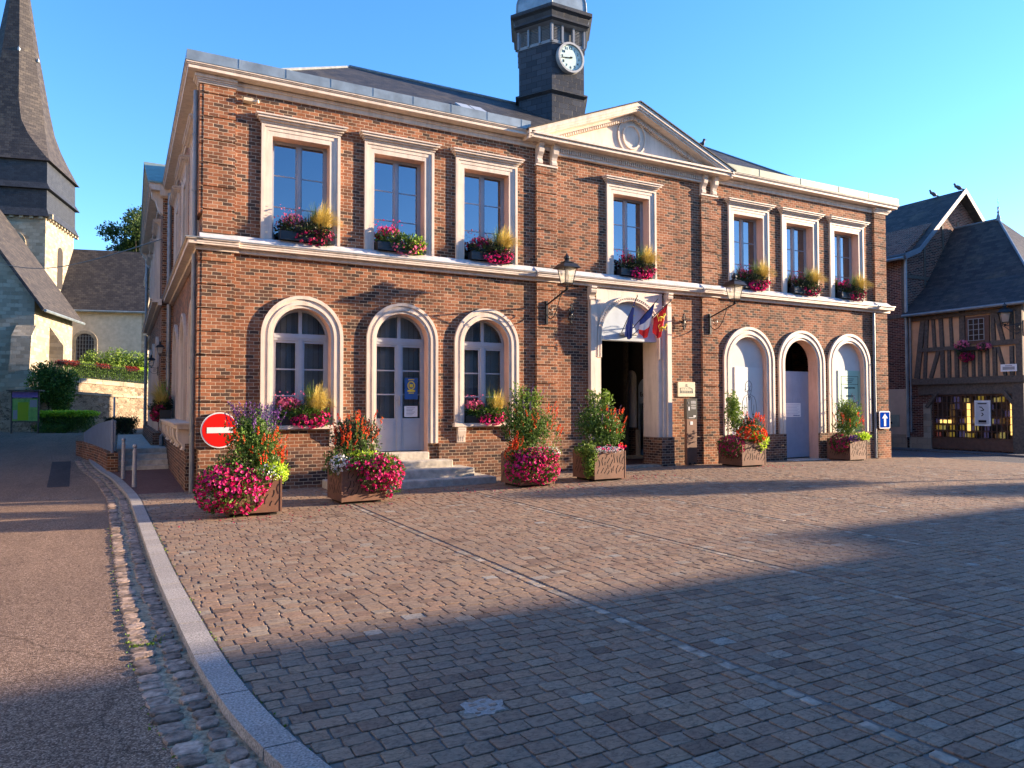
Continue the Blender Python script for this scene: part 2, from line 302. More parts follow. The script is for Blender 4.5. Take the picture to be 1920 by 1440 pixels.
class MB:
    def __init__(s, off=(0, 0, 0)): s.v = []; s.f = []; s.m = []; s.c = 0; s.off = off
    def add(s, vs, fs):
        b = len(s.v); s.v += [tuple(p) for p in vs]; s.f += [tuple(i+b for i in f) for f in fs]; s.m += [s.c]*len(fs)
    def box(s, x0, x1, y0, y1, z0, z1):
        s.add([(x0, y0, z0), (x1, y0, z0), (x1, y1, z0), (x0, y1, z0), (x0, y0, z1), (x1, y0, z1), (x1, y1, z1), (x0, y1, z1)],
              [(0, 3, 2, 1), (4, 5, 6, 7), (0, 1, 5, 4), (1, 2, 6, 5), (2, 3, 7, 6), (3, 0, 4, 7)])
    def hexa(s, p):  # 8 points: bottom 4 then top 4
        s.add(p, [(0, 3, 2, 1), (4, 5, 6, 7), (0, 1, 5, 4), (1, 2, 6, 5), (2, 3, 7, 6), (3, 0, 4, 7)])
    def beam(s, a, b, w, t, up=(0, 0, 1)):
        a = Vector(a); b = Vector(b); d = (b-a).normalized(); u = Vector(up); sd_ = d.cross(u).normalized(); u2 = sd_.cross(d).normalized()
        P = []
        for q in (a, b):
            for (i, j) in ((-1, -1), (1, -1), (1, 1), (-1, 1)): P.append(q+sd_*(i*w/2)+u2*(j*t/2))
        s.add(P, [(0, 1, 2, 3), (7, 6, 5, 4), (0, 4, 5, 1), (1, 5, 6, 2), (2, 6, 7, 3), (3, 7, 4, 0)])
    def prism(s, pts, axis, a0, a1):
        """pts closed 2D loop; axis 'y': pts=(x,z); 'x': pts=(y,z); 'z': pts=(x,y)"""
        def P(p, a): return {'y': (p[0], a, p[1]), 'x': (a, p[0], p[1]), 'z': (p[0], p[1], a)}[axis]
        n = len(pts); vs = [P(p, a0) for p in pts]+[P(p, a1) for p in pts]
        fs = [tuple(range(n)), tuple(range(2*n-1, n-1, -1))]+[(i, (i+1) % n, n+(i+1) % n, n+i) for i in range(n)]
        s.add(vs, fs)
    def ring(s, A, B, y0, y1, P=None):
        """open band between two loops (x,z), from depth y0 (back) to y1 (front)"""
        P = P or (lambda x, y, z: (x, y, z)); n = len(A)
        vs = [P(a[0], y1, a[1]) for a in A]+[P(b[0], y1, b[1]) for b in B]+[P(a[0], y0, a[1]) for a in A]+[P(b[0], y0, b[1]) for b in B]
        fs = []
        for i in range(n-1):
            fs += [(i, i+1, n+i+1, n+i), (2*n+i, 2*n+i+1, i+1, i), (n+i, n+i+1, 3*n+i+1, 3*n+i), (3*n+i, 3*n+i+1, 2*n+i+1, 2*n+i)]
        fs += [(0, n, 3*n, 2*n), (n-1, 2*n-1, 4*n-1, 3*n-1)]
        s.add(vs, fs)
    def tube(s, pts, r, n=8, caps=True):
        pts = [Vector(p) for p in pts]; rs = r if isinstance(r, (list, tuple)) else [r]*len(pts); vs = []
        prev = None
        for i, p in enumerate(pts):
            d = (pts[min(i+1, len(pts)-1)]-pts[max(i-1, 0)]).normalized()
            if prev is None:
                ref = Vector((0, 0, 1)) if abs(d.z) < .9 else Vector((1, 0, 0)); a = d.cross(ref).normalized()
            else: a = (prev-d*prev.dot(d)).normalized()
            prev = a; b = d.cross(a)
            for k in range(n):
                t = 2*math.pi*k/n; vs.append(p+(a*math.cos(t)+b*math.sin(t))*rs[i])
        fs = [(i*n+k, i*n+(k+1) % n, (i+1)*n+(k+1) % n, (i+1)*n+k) for i in range(len(pts)-1) for k in range(n)]
        if caps: fs += [tuple(range(n-1, -1, -1)), tuple((len(pts)-1)*n+k for k in range(n))]
        s.add(vs, fs)
    def lathe(s, prof, c=(0, 0, 0), n=12, rot=0):
        vs = []; 
        for r, z in prof:
            for k in range(n):
                t = rot+2*math.pi*k/n; vs.append((c[0]+r*math.cos(t), c[1]+r*math.sin(t), c[2]+z))
        fs = [(i*n+k, i*n+(k+1) % n, (i+1)*n+(k+1) % n, (i+1)*n+k) for i in range(len(prof)-1) for k in range(n)]
        fs += [tuple(range(n-1, -1, -1)), tuple((len(prof)-1)*n+k for k in range(n))]
        s.add(vs, fs)
    def build(s, name, mats, parent=None, smooth=False, bevel=0, recalc=True, xf=None):
        if not isinstance(mats, (list, tuple)): mats = [mats]
        V = np.array(s.v, float).reshape(-1, 3)
        if xf is not None:
            V = np.array([xf(*p) for p in V])
        V = V-np.array(s.off)
        me = bpy.data.meshes.new(name); me.from_pydata(V.tolist(), [], s.f)
        for m in mats: me.materials.append(m)
        if len(mats) > 1: me.polygons.foreach_set('material_index', s.m)
        if recalc:
            bm = bmesh.new(); bm.from_mesh(me); bmesh.ops.recalc_face_normals(bm, faces=bm.faces); bm.to_mesh(me); bm.free()
        me.update()
        boxuv(me)
        if smooth: me.polygons.foreach_set('use_smooth', [True]*len(me.polygons))
        o = bpy.data.objects.new(name, me); COL.objects.link(o)
        if parent: o.parent = parent
        if bevel:
            b = o.modifiers.new('bevel', 'BEVEL'); b.width = bevel; b.segments = 2; b.limit_method = 'ANGLE'
        return o
def boxuv(me):
    uvl = me.uv_layers.new(name='UVMap'); nl = len(me.loops)
    if nl == 0: return
    vi = np.empty(nl, int); me.loops.foreach_get('vertex_index', vi)
    co = np.empty(len(me.vertices)*3); me.vertices.foreach_get('co', co); co = co.reshape(-1, 3)
    nr = np.empty(len(me.polygons)*3); me.polygons.foreach_get('normal', nr); nr = nr.reshape(-1, 3)
    ls = np.empty(len(me.polygons), int); me.polygons.foreach_get('loop_total', ls)
    pn = np.repeat(nr, ls, 0); P = co[vi]; a = np.abs(pn)
    horiz = a[:, 2] > .93
    U = np.where(horiz, P[:, 0], np.where(a[:, 0] > a[:, 1], P[:, 1], P[:, 0]))
    hn = np.maximum(np.hypot(pn[:, 0], pn[:, 1]), .35)
    V = np.where(horiz, P[:, 1], P[:, 2]/hn)
    uv = np.stack([U, V], 1).ravel(); uvl.data.foreach_set('uv', uv)

def fastmesh(name, verts, faces, mat, parent=None, smooth=False):
    """verts (n,k,3) islands, faces list of index tuples per island"""
    n, k, _ = verts.shape; nf = len(faces)
    me = bpy.data.meshes.new(name); me.vertices.add(n*k); me.vertices.foreach_set('co', verts.reshape(-1).astype(np.float32))
    lt = np.array([len(f) for f in faces]); flat = np.concatenate([np.array(f) for f in faces])
    loops = (flat[None, :]+(np.arange(n)*k)[:, None]).ravel()
    me.loops.add(len(loops)); me.loops.foreach_set('vertex_index', loops.astype(np.int32))
    me.polygons.add(n*nf); tot = np.tile(lt, n); st = np.concatenate([[0], np.cumsum(tot)[:-1]])
    me.polygons.foreach_set('loop_start', st.astype(np.int32))
    if hasattr(me.polygons[0], 'loop_total'):
        try: me.polygons.foreach_set('loop_total', tot.astype(np.int32))
        except Exception: pass
    me.update(calc_edges=True); me.validate()
    me.materials.append(mat)
    me.polygons.foreach_set('use_smooth', [bool(smooth)]*len(me.polygons))
    o = bpy.data.objects.new(name, me); COL.objects.link(o)
    if parent: o.parent = parent
    return o

def rand_dirs(n):
    d = RNG.normal(size=(n, 3)); return d/np.linalg.norm(d, axis=1)[:, None]
def leaves(name, P, size, mat, parent=None, up=.3, dirs=None, aspect=.5, sv=.4):
    """one folded leaf per point"""
    n = len(P); d = rand_dirs(n) if dirs is None else dirs+.5*rand_dirs(n)
    d[:, 2] += up; d /= np.linalg.norm(d, axis=1)[:, None]
    s = np.cross(d, rand_dirs(n)); s /= np.linalg.norm(s, axis=1)[:, None]; nn = np.cross(s, d)
    L = size*(1+sv*(RNG.random(n)*2-1))[:, None]
    V = np.stack([P, P+d*L*.5+s*L*aspect*.5+nn*L*.06, P+d*L-nn*L*.12, P+d*L*.5-s*L*aspect*.5+nn*L*.06], 1)
    return fastmesh(name, V, [(0, 1, 2), (0, 2, 3)], mat, parent)
def blossoms(name, P, size, mat, parent=None, out=None, k=5, sv=.3):
    n = len(P); d = rand_dirs(n)*.6 if out is None else out+.55*rand_dirs(n)
    d /= np.linalg.norm(d, axis=1)[:, None]
    s = np.cross(d, rand_dirs(n)); s /= np.linalg.norm(s, axis=1)[:, None]; t = np.cross(d, s)
    r = size/2*(1+sv*(RNG.random(n)*2-1))[:, None]
    vs = [P-d*r*.5]
    for i in range(2*k):
        a = math.pi*i/k; q = 1.0 if i % 2 == 0 else .78
        vs.append(P+(s*math.cos(a)+t*math.sin(a))*r*q)
    V = np.stack(vs, 1); return fastmesh(name, V, [(0, 1+i, 1+(i+1) % (2*k)) for i in range(2*k)], mat, parent)
def ell(c, r, n, shell=.45, zmin=None):
    d = rand_dirs(n); q = (shell+(1-shell)*RNG.random(n)**.7)[:, None]
    P = np.array(c)+d*q*np.array(r)
    if zmin is not None: P[:, 2] = np.maximum(P[:, 2], zmin+.02*RNG.random(n))
    return P, d
def lobes(spec, n, shell=.4):
    """points over several ellipsoids, weights by area"""
    w_ = np.array([s[1][0]*s[1][2] for s in spec]); w_ = w_/w_.sum(); P = []; D = []
    for s, k in zip(spec, w_):
        p, d = ell(s[0], s[1], max(3, int(n*k)), shell); P.append(p); D.append(d)
    return np.concatenate(P), np.concatenate(D)
def stems(mb, base, tips, r=.004):
    for b, t in zip(base, tips):
        m_ = (Vector(b)+Vector(t))/2+Vector((random.uniform(-.03, .03), random.uniform(-.03, .03), 0))
        mb.tube([b, m_, t], [r*1.4, r, r*.6], 4)
def blades(name, c, n, L, spread, mat, parent, droop=.9, wid=.006, lean=(0, 0)):
    """arching grass blades"""
    a = RNG.random(n)*2*math.pi; rr = RNG.random(n)**.6*spread
    L_ = L*(.65+.5*RNG.random(n)); ks = 6; V = []
    dx = np.cos(a); dy = np.sin(a)
    for i in range(ks):
        t = i/(ks-1); hor = rr*(t**1.7)+.02*RNG.random(n); z = L_*(t-droop*.5*t**2.6*(rr/spread)**.8)
        px = c[0]+.03*dx+dx*hor+lean[0]*t*t; py = c[1]+.03*dy+dy*hor+lean[1]*t*t; pz = c[2]+z
        w_ = wid*(1-.75*t)
        sx, sy = -dy*w_, dx*w_
        V.append(np.stack([px-sx, py-sy, pz], 1)); V.append(np.stack([px+sx, py+sy, pz], 1))
    V = np.stack(V, 1)
    return fastmesh(name, V, [(2*i, 2*i+1, 2*i+3, 2*i+2) for i in range(ks-1)], mat, parent)

def text(name, s, loc, size, mat, parent=None, rot=(R(90), 0, 0), depth=.004, align='CENTER', rz=0, sx=1.0):
    cu = bpy.data.curves.new(name, 'FONT'); cu.body = s; cu.size = size; cu.align_x = align; cu.align_y = 'CENTER'; cu.extrude = depth; cu.resolution_u = 2
    t = bpy.data.objects.new(name, cu); COL.objects.link(t); dg = bpy.context.evaluated_depsgraph_get()
    me = bpy.data.meshes.new_from_object(t.evaluated_get(dg)); bpy.data.objects.remove(t); bpy.data.curves.remove(cu)
    me.materials.clear(); me.materials.append(mat)
    o = bpy.data.objects.new(name, me); COL.objects.link(o); o.location = loc; o.rotation_euler = rot; o.scale = (sx, 1, 1)
    if parent: o.parent = parent
    return o

# ------------------------------------------------------------------ ground levels
def interp(x, tab):
    return float(np.interp(x, [a for a, b in tab], [b for a, b in tab]))
GX = [(-60, 0), (3, 0), (8, .05), (12, .085), (17.5, .04), (21, -.05), (24, -.11), (60, -.12)]
def gz(x, y):
    b = interp(x, GX)
    if b > 0: b *= min(1, max(0, (y+8)/5))
    return b
GY = [(-40, -.05), (2, -.05), (6, 0.0), (12, .18), (20, .3), (32, .36), (90, .5)]
def rz_(y): return interp(y, GY)
KIN = [(-40, 14), (-20, 6), (-16.5, 2.0), (-14.5, .55), (-13, -.12), (-11.76, -.51), (-10.77, -.67), (-9.88, -.72), (-8.95, -.76), (-7.4, -.83), (-4, -.91), (.12, -1.01), (3.7, -1.28), (6.0, -1.60), (7.5, -1.8), (13.5, -2.3), (20, -3.2)]
def kin(y): return sum(interp(y+d, KIN) for d in (-.9, -.6, -.3, 0, .3, .6, .9))/7
def kout(y): return kin(y)-.19
def gout(y): return kout(y)-.345

# ------------------------------------------------------------------ setting: ground sheets
def grid_sheet(name, xs, ys, zf, mat, kind='structure'):
    vs = [(x, y, zf(x, y)) for y in ys for x in xs]; nx = len(xs)
    fs = [(j*nx+i, j*nx+i+1, (j+1)*nx+i+1, (j+1)*nx+i) for j in range(len(ys)-1) for i in range(nx-1)]
    me = bpy.data.meshes.new(name); me.from_pydata(vs, [], fs); me.materials.append(mat); me.update(); boxuv(me)
    o = bpy.data.objects.new(name, me); COL.objects.link(o); tag(o, kind=kind); return o
far = [-1500, -400, -150, -80]
grid_sheet('ground', far+list(range(-60, 80, 10))+[120, 400, 1500], far+list(range(-60, 120, 10))+[150, 400, 1500],
           lambda x, y: -.45, MT['grass'])
ys = list(np.arange(-40, 60, 1.0))
def strip(name, ys, fa, fb, z, mat, nseg=1, skirt=None):
    vs = []; fs = []
    for y in ys:
        a, b = fa(y), fb(y)
        for k in range(nseg+1):
            x = a+(b-a)*k/nseg; vs.append((x, y, z(x, y)))
    w_ = nseg+1
    for j in range(len(ys)-1):
        for k in range(nseg): fs.append((j*w_+k, j*w_+k+1, (j+1)*w_+k+1, (j+1)*w_+k))
    me = bpy.data.meshes.new(name); me.from_pydata(vs, [], fs); me.materials.append(mat); me.update(); boxuv(me)
    o = bpy.data.objects.new(name, me); COL.objects.link(o); tag(o, kind='structure'); return o
# street on the left
strip('road', ys, lambda y: -45, lambda y: gout(y)+.02 if y < 12 else (gout(y)+(y-12)*.6), lambda x, y: rz_(y), MT['asphalt'])
strip('gutter_bed', list(np.arange(-16, 10, .5)), lambda y: gout(y), lambda y: kout(y)+.02, lambda x, y: rz_(y)-.001 if y < 3 else rz_(y)+.009, MT['mortar'])
strip('side_road_edge', list(np.arange(6.5, 40, .5)), lambda y: gout(y)-.03+(0 if y < 9.5 else 0), lambda y: kout(y)+2.4, lambda x, y: rz_(y)-.012, MT['asphalt'])
# bed below the paving
bed = grid_sheet('plaza_bed', list(np.arange(-1.0, 24.1, 1.0))+[30, 60], list(np.arange(-40, 1.1, 1.0)), lambda x, y: gz(x, y)-.0085, MT['joint'])
strip('road_patch', list(np.arange(3.0, 9.3, .3)), lambda y: -2.69-(y-3.0)*.055, lambda y: -2.28-(y-3.0)*.047, lambda x, y: rz_(y)+.005, asphaltmat('patch_asphalt', (.03, .028, .03), (.07, .06, .058), (.16, .14, .13)))
# trim the bed's left side to the kerb line
for v in bed.data.vertices:
    if v.co.x <= -.9 or v.co.x < kin(v.co.y): v.co.x = max(v.co.x, kin(v.co.y)-.04) if v.co.x > -.9 else kin(v.co.y)-.04
# side pavement of red asphalt
strip('side_pavement', list(np.arange(.2, 7.1, .5)), lambda y: kin(y), lambda y: .1, lambda x, y: max(-.004, rz_(y)+.03), MT['redasphalt'])
# right hand road and pavement
grid_sheet('side_road', [22.6, 24, 25.9], list(range(-14, 40, 2)), lambda x, y: -.10, MT['greyasphalt'])
mb = MB(); mb.box(25.9, 27.0, -14, 30, -.3, -.04); tag(mb.build('shop_pavement', MT['greyasphalt']), kind='structure')

# --- pavers of the plaza
def pavers():
    V = []; Vp = []
    rowh = .125; y = -15.6; r = 0; LN = [2.13+2.52*k for k in range(0, 9)]
    while y < .35:
        r += 1; x = kin(y)-random.uniform(.0, .13); x00 = kin(y)+.006
        hgt = rowh*random.uniform(.94, 1.06)
        while x < 22.7:
            L = random.uniform(.135, .185)
            near = min(LN, key=lambda q: abs(q-x-L/2))
            pale = False
            if x < near-.06 and x+L > near-.07: L = max(.05, near-.075-x)
            if abs(x-(near-.07)) < .03 or (near-.085 < x < near+.02):
                x = near-.07; L = .12; pale = True
            x1 = x+L
            jx = .0055; jy = .0035
            xa, xb, ya, yb = x+jx, x1-jx-random.uniform(0, .004), y+jy, y+hgt-jy-random.uniform(0, .004)
            xa = max(xa, x00)
            if pale: xb -= .028
            if xb-xa > .03 and not (ya > -.02 and -.05 < xa < 20.75) :
                z0 = gz(x, y); h = z0+random.gauss(0, .0012)+(.001 if pale else 0); tx = random.gauss(0, .009); ty = random.gauss(0, .012)
                cx, cy = (xa+xb)/2, (ya+yb)/2; hx, hy = (xb-xa)/2, (yb-ya)/2
                c = random.uniform(.003, .013)
                ring = []
                for (sx, sy) in ((-1, -1), (1, -1), (1, 1), (-1, 1)):
                    ca = c*random.uniform(.5, 1.5)
                    p1 = (sx*hx, sy*(hy-ca)); p2 = (sx*(hx-ca), sy*hy)
                    ring += ([p1, p2] if sx*sy > 0 else [p2, p1]) if False else ([p1, p2] if sx*sy < 0 or True else [])
                # consistent ccw order
                def cc(sx, sy, first):
                    ca = c; return (sx*hx, sy*(hy-ca)) if first else (sx*(hx-ca), sy*hy)
                ring = [cc(-1, -1, False), cc(1, -1, False), cc(1, -1, True), cc(1, 1, True), cc(1, 1, False), cc(-1, 1, False), cc(-1, 1, True), cc(-1, -1, True)]
                wob = [(random.uniform(-.003, .003), random.uniform(-.003, .003)) for _ in ring]
                pts = []
                for (a, b), (wa, wb) in zip(ring, wob): pts.append((cx+a+wa, cy+b+wb, z0-.03))
                for (a, b), (wa, wb) in zip(ring, wob): pts.append((cx+a+wa, cy+b+wb, h-.0022+tx*a+ty*b))
                for (a, b), (wa, wb) in zip(ring, wob):
                    k = .003; pts.append((cx+a*(1-k/hx)+wa, cy+b*(1-k/hy)+wb, h+tx*a+ty*b))
                pts.append((cx, cy, h+.0005))
                (Vp if pale and random.random() < .5 else V).append(pts)
            x = x1
        y += hgt
    F = []
    for i in range(8):
        j = (i+1) % 8; F += [(i, j, 8+j, 8+i), (8+i, 8+j, 16+j, 16+i), (16+i, 16+j, 24)]
    tag(fastmesh('plaza', np.array(V), F, MT['paver']), kind='structure')
    tag(fastmesh('drain_line', np.array(Vp), F, MT['palestone']), kind='structure')
pavers()
# a sett lost and refilled with pale mortar and small stones
mb = MB(); mb.prism([(.34, -11.42), (.38, -11.40), (.41, -11.43), (.47, -11.40), (.52, -11.42), (.53, -11.46), (.58, -11.47), (.56, -11.52), (.53, -11.55), (.54, -11.59), (.48, -11.59), (.45, -11.62), (.40, -11.60), (.36, -11.61), (.36, -11.56), (.31, -11.54), (.34, -11.49)], 'z', -.01, .0035)
tag(mb.build('mortar_repair', plain('repair_mortar', (.30, .28, .255), .95, .2, 60, .5, bsc=90)), kind='structure')
V = []
for cx, cy, r in ((.40, -11.46, .026), (.47, -11.445, .022), (.42, -11.53, .03), (.5, -11.51, .028), (.47, -11.565, .016), (.38, -11.57, .018)):
    pts = []
    for f, z in ((1, -.004), (1, .004), (.7, .0065)):
        for k in range(8): a = k*math.pi/4; pts.append((cx+r*f*math.cos(a)*(1+.15*math.sin(k*3)), cy+r*f*.8*math.sin(a), z))
    pts.append((cx, cy, .007)); V.append(pts)
tag(fastmesh('repair_stones', np.array(V), [f for i in range(8) for f in ((i, (i+1) % 8, 8+(i+1) % 8, 8+i), (8+i, 8+(i+1) % 8, 16+(i+1) % 8, 16+i), (16+i, 16+(i+1) % 8, 24))], MT['cobble'], smooth=True), kind='structure')
# --- gutter cobbles
def cobbles():
    V = []
    for row in (0, 1):
        y = -15.5
        while y < 9.5:
            L = random.uniform(.115, .17)
            go, ko = gout(y), kout(y); w_ = (ko-go)
            if row == 0: xa, xb = go+.004, go+w_*.46+random.uniform(-.03, .015)
            else: xa, xb = go+w_*.56+random.uniform(-.02, .02), ko-.012-random.uniform(0, .03)
            cx, cy = (xa+xb)/2, y+L/2; hx, hy = (xb-xa)/2, L/2-.003
            z = rz_(y)+(.004 if y < 3 else .014)+random.uniform(-.004, .006); pts = []
            n = 10; base = []
            for k in range(n):
                t = 2*math.pi*k/n+.3; c_, s_ = math.cos(t), math.sin(t)
                q = (abs(c_)**4+abs(s_)**4)**-.25; q *= random.uniform(.93, 1.04); base.append((c_*q*hx, s_*q*hy))
            for f, dz in ((1, -.03), (1, .0), (.93, .008), (.6, .0095)):
                for a, b in base: pts.append((cx+a*f, cy+b*f, z+dz+random.uniform(-.0015, .0015)))
            pts.append((cx+random.uniform(-.02, .02), cy+random.uniform(-.02, .02), z+.0095+random.uniform(-.002, .003))); V.append(pts); y += L+.006
    n = 10; F = []
    for i in range(n):
        j = (i+1) % n
        for k in range(3): F.append((k*n+i, k*n+j, (k+1)*n+j, (k+1)*n+i))
        F.append((3*n+i, 3*n+j, 4*n))
    tag(fastmesh('gutter', np.array(V), F, MT['cobble']), kind='structure')
cobbles()
# --- granite kerb stones
mb = MB(); y = -15.6
while y < 9.5:
    L = random.choice((.5, .62, .8)); a, b = y+.006, y+L-.006
    seg = 3
    for k in range(seg):
        p, q = a+(b-a)*k/seg, a+(b-a)*(k+1)/seg
        zt = lambda yy: max(.012, rz_(yy)+.055)
        mb.hexa([(kout(p)+.004, p, -.2), (kin(p)-.012, p, -.2), (kin(q)-.012, q, -.2), (kout(q)+.004, q, -.2),
                 (kout(p)+.012, p, zt(p)), (kin(p)-.012, p, zt(p)), (kin(q)-.012, q, zt(q)), (kout(q)+.012, q, zt(q))])
    y += L
kb = mb.build('kerb', MT['granite']); tag(kb, kind='structure')
# moss and weeds in joints
wp = []
for yy in (-9.3, -9.32, -9.2): wp += [(gout(yy)+.06+random.uniform(-.05, .2), yy+random.uniform(-.03, .03), -.042) for _ in range(35)]
for _ in range(90):
    yy = random.uniform(-13, -3); wp.append((gout(yy)+random.uniform(-.015, .02), yy, -.045))
for _ in range(160):
    yy = random.uniform(-13, -3); wp.append((kin(yy)+random.uniform(-.012, .02), yy, -.01))
wo = leaves('joint_weeds', np.array(wp), .022, MT['brightleaf'], up=.8); tag(wo, kind='stuff', label='tiny green weeds growing in the gutter and kerb joints', cat='weeds')

# ------------------------------------------------------------------ TOWN HALL
Lh, Dh = 20.7, 28.3; C0 = 10.35
hall = empty('town_hall', (0, 0, 0), 'two storey brick town hall with pale pediment, arched openings and slate clock tower', 'town hall')
def arch(cx, hw, z0, zs, n=20, seg=None):
    pts = [(cx-hw, z0)]
    for k in range(n+1):
        t = math.pi*(1-k/n); pts.append((cx+hw*math.cos(t), zs+hw*math.sin(t)))
    pts.append((cx+hw, z0)); return pts
UW = [C0-8.47, C0-6.345, C0-4.21, C0, C0+4.21, C0+6.345, C0+8.47]
GLW = [(1.93, .585, 1.28), (4.085, .60, .62), (6.14, .585, 1.28)]         # cx, half width, bottom
GRW = [(14.52, .72, .84), (16.70, .72, .05), (18.87, .72, .84)]
def rect(x0, x1, z0, z1): return [(x0, z0), (x0, z1), (x1, z1), (x1, z0)]
holes = [rect(c-.585, c+.585, 5.03, 7.15) for c in UW]
holes += [arch(c, h, b, 3.10 if c < 8 else 2.93) for c, h, b in GLW+GRW]
PC = 10.28
holes.append(arch(PC, .93, .02, 3.45))
def wall_with_holes(name, outer, holes, y0, y1, mat, parent, rev=None, xf=None):
    polys = [[Vector((p[0], p[1], 0)) for p in outer]]+[[Vector((p[0], p[1], 0)) for p in h] for h in holes]
    tris = tessellate_polygon(polys); flat = [p for q in polys for p in q]
    mb = MB(); n = len(flat)
    vs = [(p.x, y0, p.y) for p in flat]+[(p.x, y1, p.y) for p in flat]
    fs = [tuple(t) for t in tris]+[tuple(i+n for i in t) for t in tris]
    mb.add(vs, fs); b = 0
    for k, q in enumerate(polys):
        m_ = len(q); mb.c = 0 if k == 0 or rev is None else 1
        base = len(mb.v); mb.add([(p.x, y0, p.y) for p in q]+[(p.x, y1, p.y) for p in q], [(i, (i+1) % m_, m_+(i+1) % m_, m_+i) for i in range(m_)])
    return mb.build(name, [mat]+([rev] if rev else []), parent, recalc=False, xf=xf)
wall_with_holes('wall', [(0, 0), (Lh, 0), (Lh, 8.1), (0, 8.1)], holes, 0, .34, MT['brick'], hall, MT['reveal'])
# side, back walls
# side facade (facing -x): openings for windows
SB = [1.5, 4.2, 6.9]; 
SX = lambda x, y, z: (-0.0+y, x, z)     # local (along, depth, z) -> world: along=y, depth=x
sholes = [rect(c-.585, c+.585, 5.03, 7.15) for c in SB]+[arch(c, .62, 1.3, 3.08) for c in SB]
wall_with_holes('wall', [(.34, 0), (8.9, 0), (8.9, 8.1), (.34, 8.1)], sholes, 0, .34, MT['brick'], hall, MT['trim'], xf=SX)
PB = [11.0, 14.0, 17.0]
pholes = [rect(c-.585, c+.585, 5.03, 7.15) for c in PB]+[arch(c, .62, .9, 3.08) for c in PB]
wall_with_holes('wall', [(8.9, 0), (19.1, 0), (19.1, 8.1), (8.9, 8.1)], pholes, -.3, .04, MT['brick'], hall, MT['trim'], xf=SX)
WB = [21.2, 23.8, 26.4]
wholes = [rect(c-.585, c+.585, 5.03, 7.15) for c in WB]+[arch(c, .62, .9, 3.08) for c in WB]
wall_with_holes('wall', [(19.1, 0), (Dh, 0), (Dh, 8.1), (19.1, 8.1)], wholes, 0, .34, MT['brick'], hall, MT['trim'], xf=SX)
mb = MB(); mb.box(Lh-.3, Lh, .34, Dh-.3, 0, 8.1); mb.box(0.34, Lh, Dh-.3, Dh, 0, 8.1); mb.build('wall', MT['brick'], hall)
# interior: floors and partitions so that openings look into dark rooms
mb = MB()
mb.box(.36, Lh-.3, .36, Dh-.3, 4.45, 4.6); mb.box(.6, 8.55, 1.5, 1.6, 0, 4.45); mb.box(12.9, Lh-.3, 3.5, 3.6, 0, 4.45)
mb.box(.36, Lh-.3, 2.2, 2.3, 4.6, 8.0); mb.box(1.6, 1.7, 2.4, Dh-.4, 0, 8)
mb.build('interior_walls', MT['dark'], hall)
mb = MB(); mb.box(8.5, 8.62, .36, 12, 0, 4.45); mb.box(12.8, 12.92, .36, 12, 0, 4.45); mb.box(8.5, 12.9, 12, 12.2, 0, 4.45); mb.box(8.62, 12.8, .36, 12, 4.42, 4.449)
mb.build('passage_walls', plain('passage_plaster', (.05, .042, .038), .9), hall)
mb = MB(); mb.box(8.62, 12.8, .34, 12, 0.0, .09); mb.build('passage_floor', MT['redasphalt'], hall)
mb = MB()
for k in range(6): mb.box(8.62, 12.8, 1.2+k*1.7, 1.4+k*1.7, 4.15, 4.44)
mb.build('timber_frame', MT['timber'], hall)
# pale arches and glazed door deep in the passage
SW_ = lambda x, y, z: (12.8-y, x, z)
mb = MB(); mb.prism(arch(3.2, .24, 1.0, 2.55), 'y', .0, .06); mb.build('inner_arch', MT['paper'], hall, xf=SW_)
mb = MB(); mb.box(2.9, 3.5, .0, .08, .1, .98); mb.build('inner_plinth', MT['plinth_brick'], hall, xf=SW_)
mb = MB(); mb.prism(arch(2.5, .3, .15, 2.2), 'y', .0, .05); dd = mb.build('inner_door', plain('inner_door_paint', (.45, .55, .68), .5), hall, xf=SW_)
mb = MB(); mb.box(2.26, 2.74, .05, .055, .35, 1.75); mb.build('pane', MT['glass'], dd, xf=SW_)
text('lettering', "Eco", (12.735, 2.55, 2.02), .2, MT['ink'], dd, rot=(R(90), 0, R(-90)))
mb = MB(); mb.box(12.3, 12.42, 2.84, 2.96, .1, 4.4); mb.build('timber_post', MT['timber'], hall)

# plinth
mb = MB(); PP = .055
def segs(a, b, cuts):
    x = a
    for (p, q) in cuts:
        yield x, p; x = q
    yield x, b
PL = []
for a, b in segs(.62, 20.1, [(3.25, 4.93), (7.43, 8.05), (PC-1.32, PC+1.32), (12.7, 13.32), (13.5, 15.54), (15.98, 17.42), (17.85, 19.89)]):
    if b-a > .01: PL.append((a, b, -PP, -.001, -.1, .84))
PL += [(13.5, 15.54, -PP, -.001, -.1, .835), (17.85, 19.89, -PP, -.001, -.1, .835), (PC-1.34, PC-.915, -.16, .62, -.1, .84), (PC+.915, PC+1.34, -.16, .62, -.1, .84), (-.2, -.001, .6, 8.6, -.1, .92), (-.5, -.301, 8.7, 19.3, -.1, .9), (-.2, -.001, 19.4, Dh, -.1, .9)]
for q in PL:
    mb = MB(); mb.box(*q); mb.build('plinth', MT['plinth_brick'], hall)
# piers of the portal

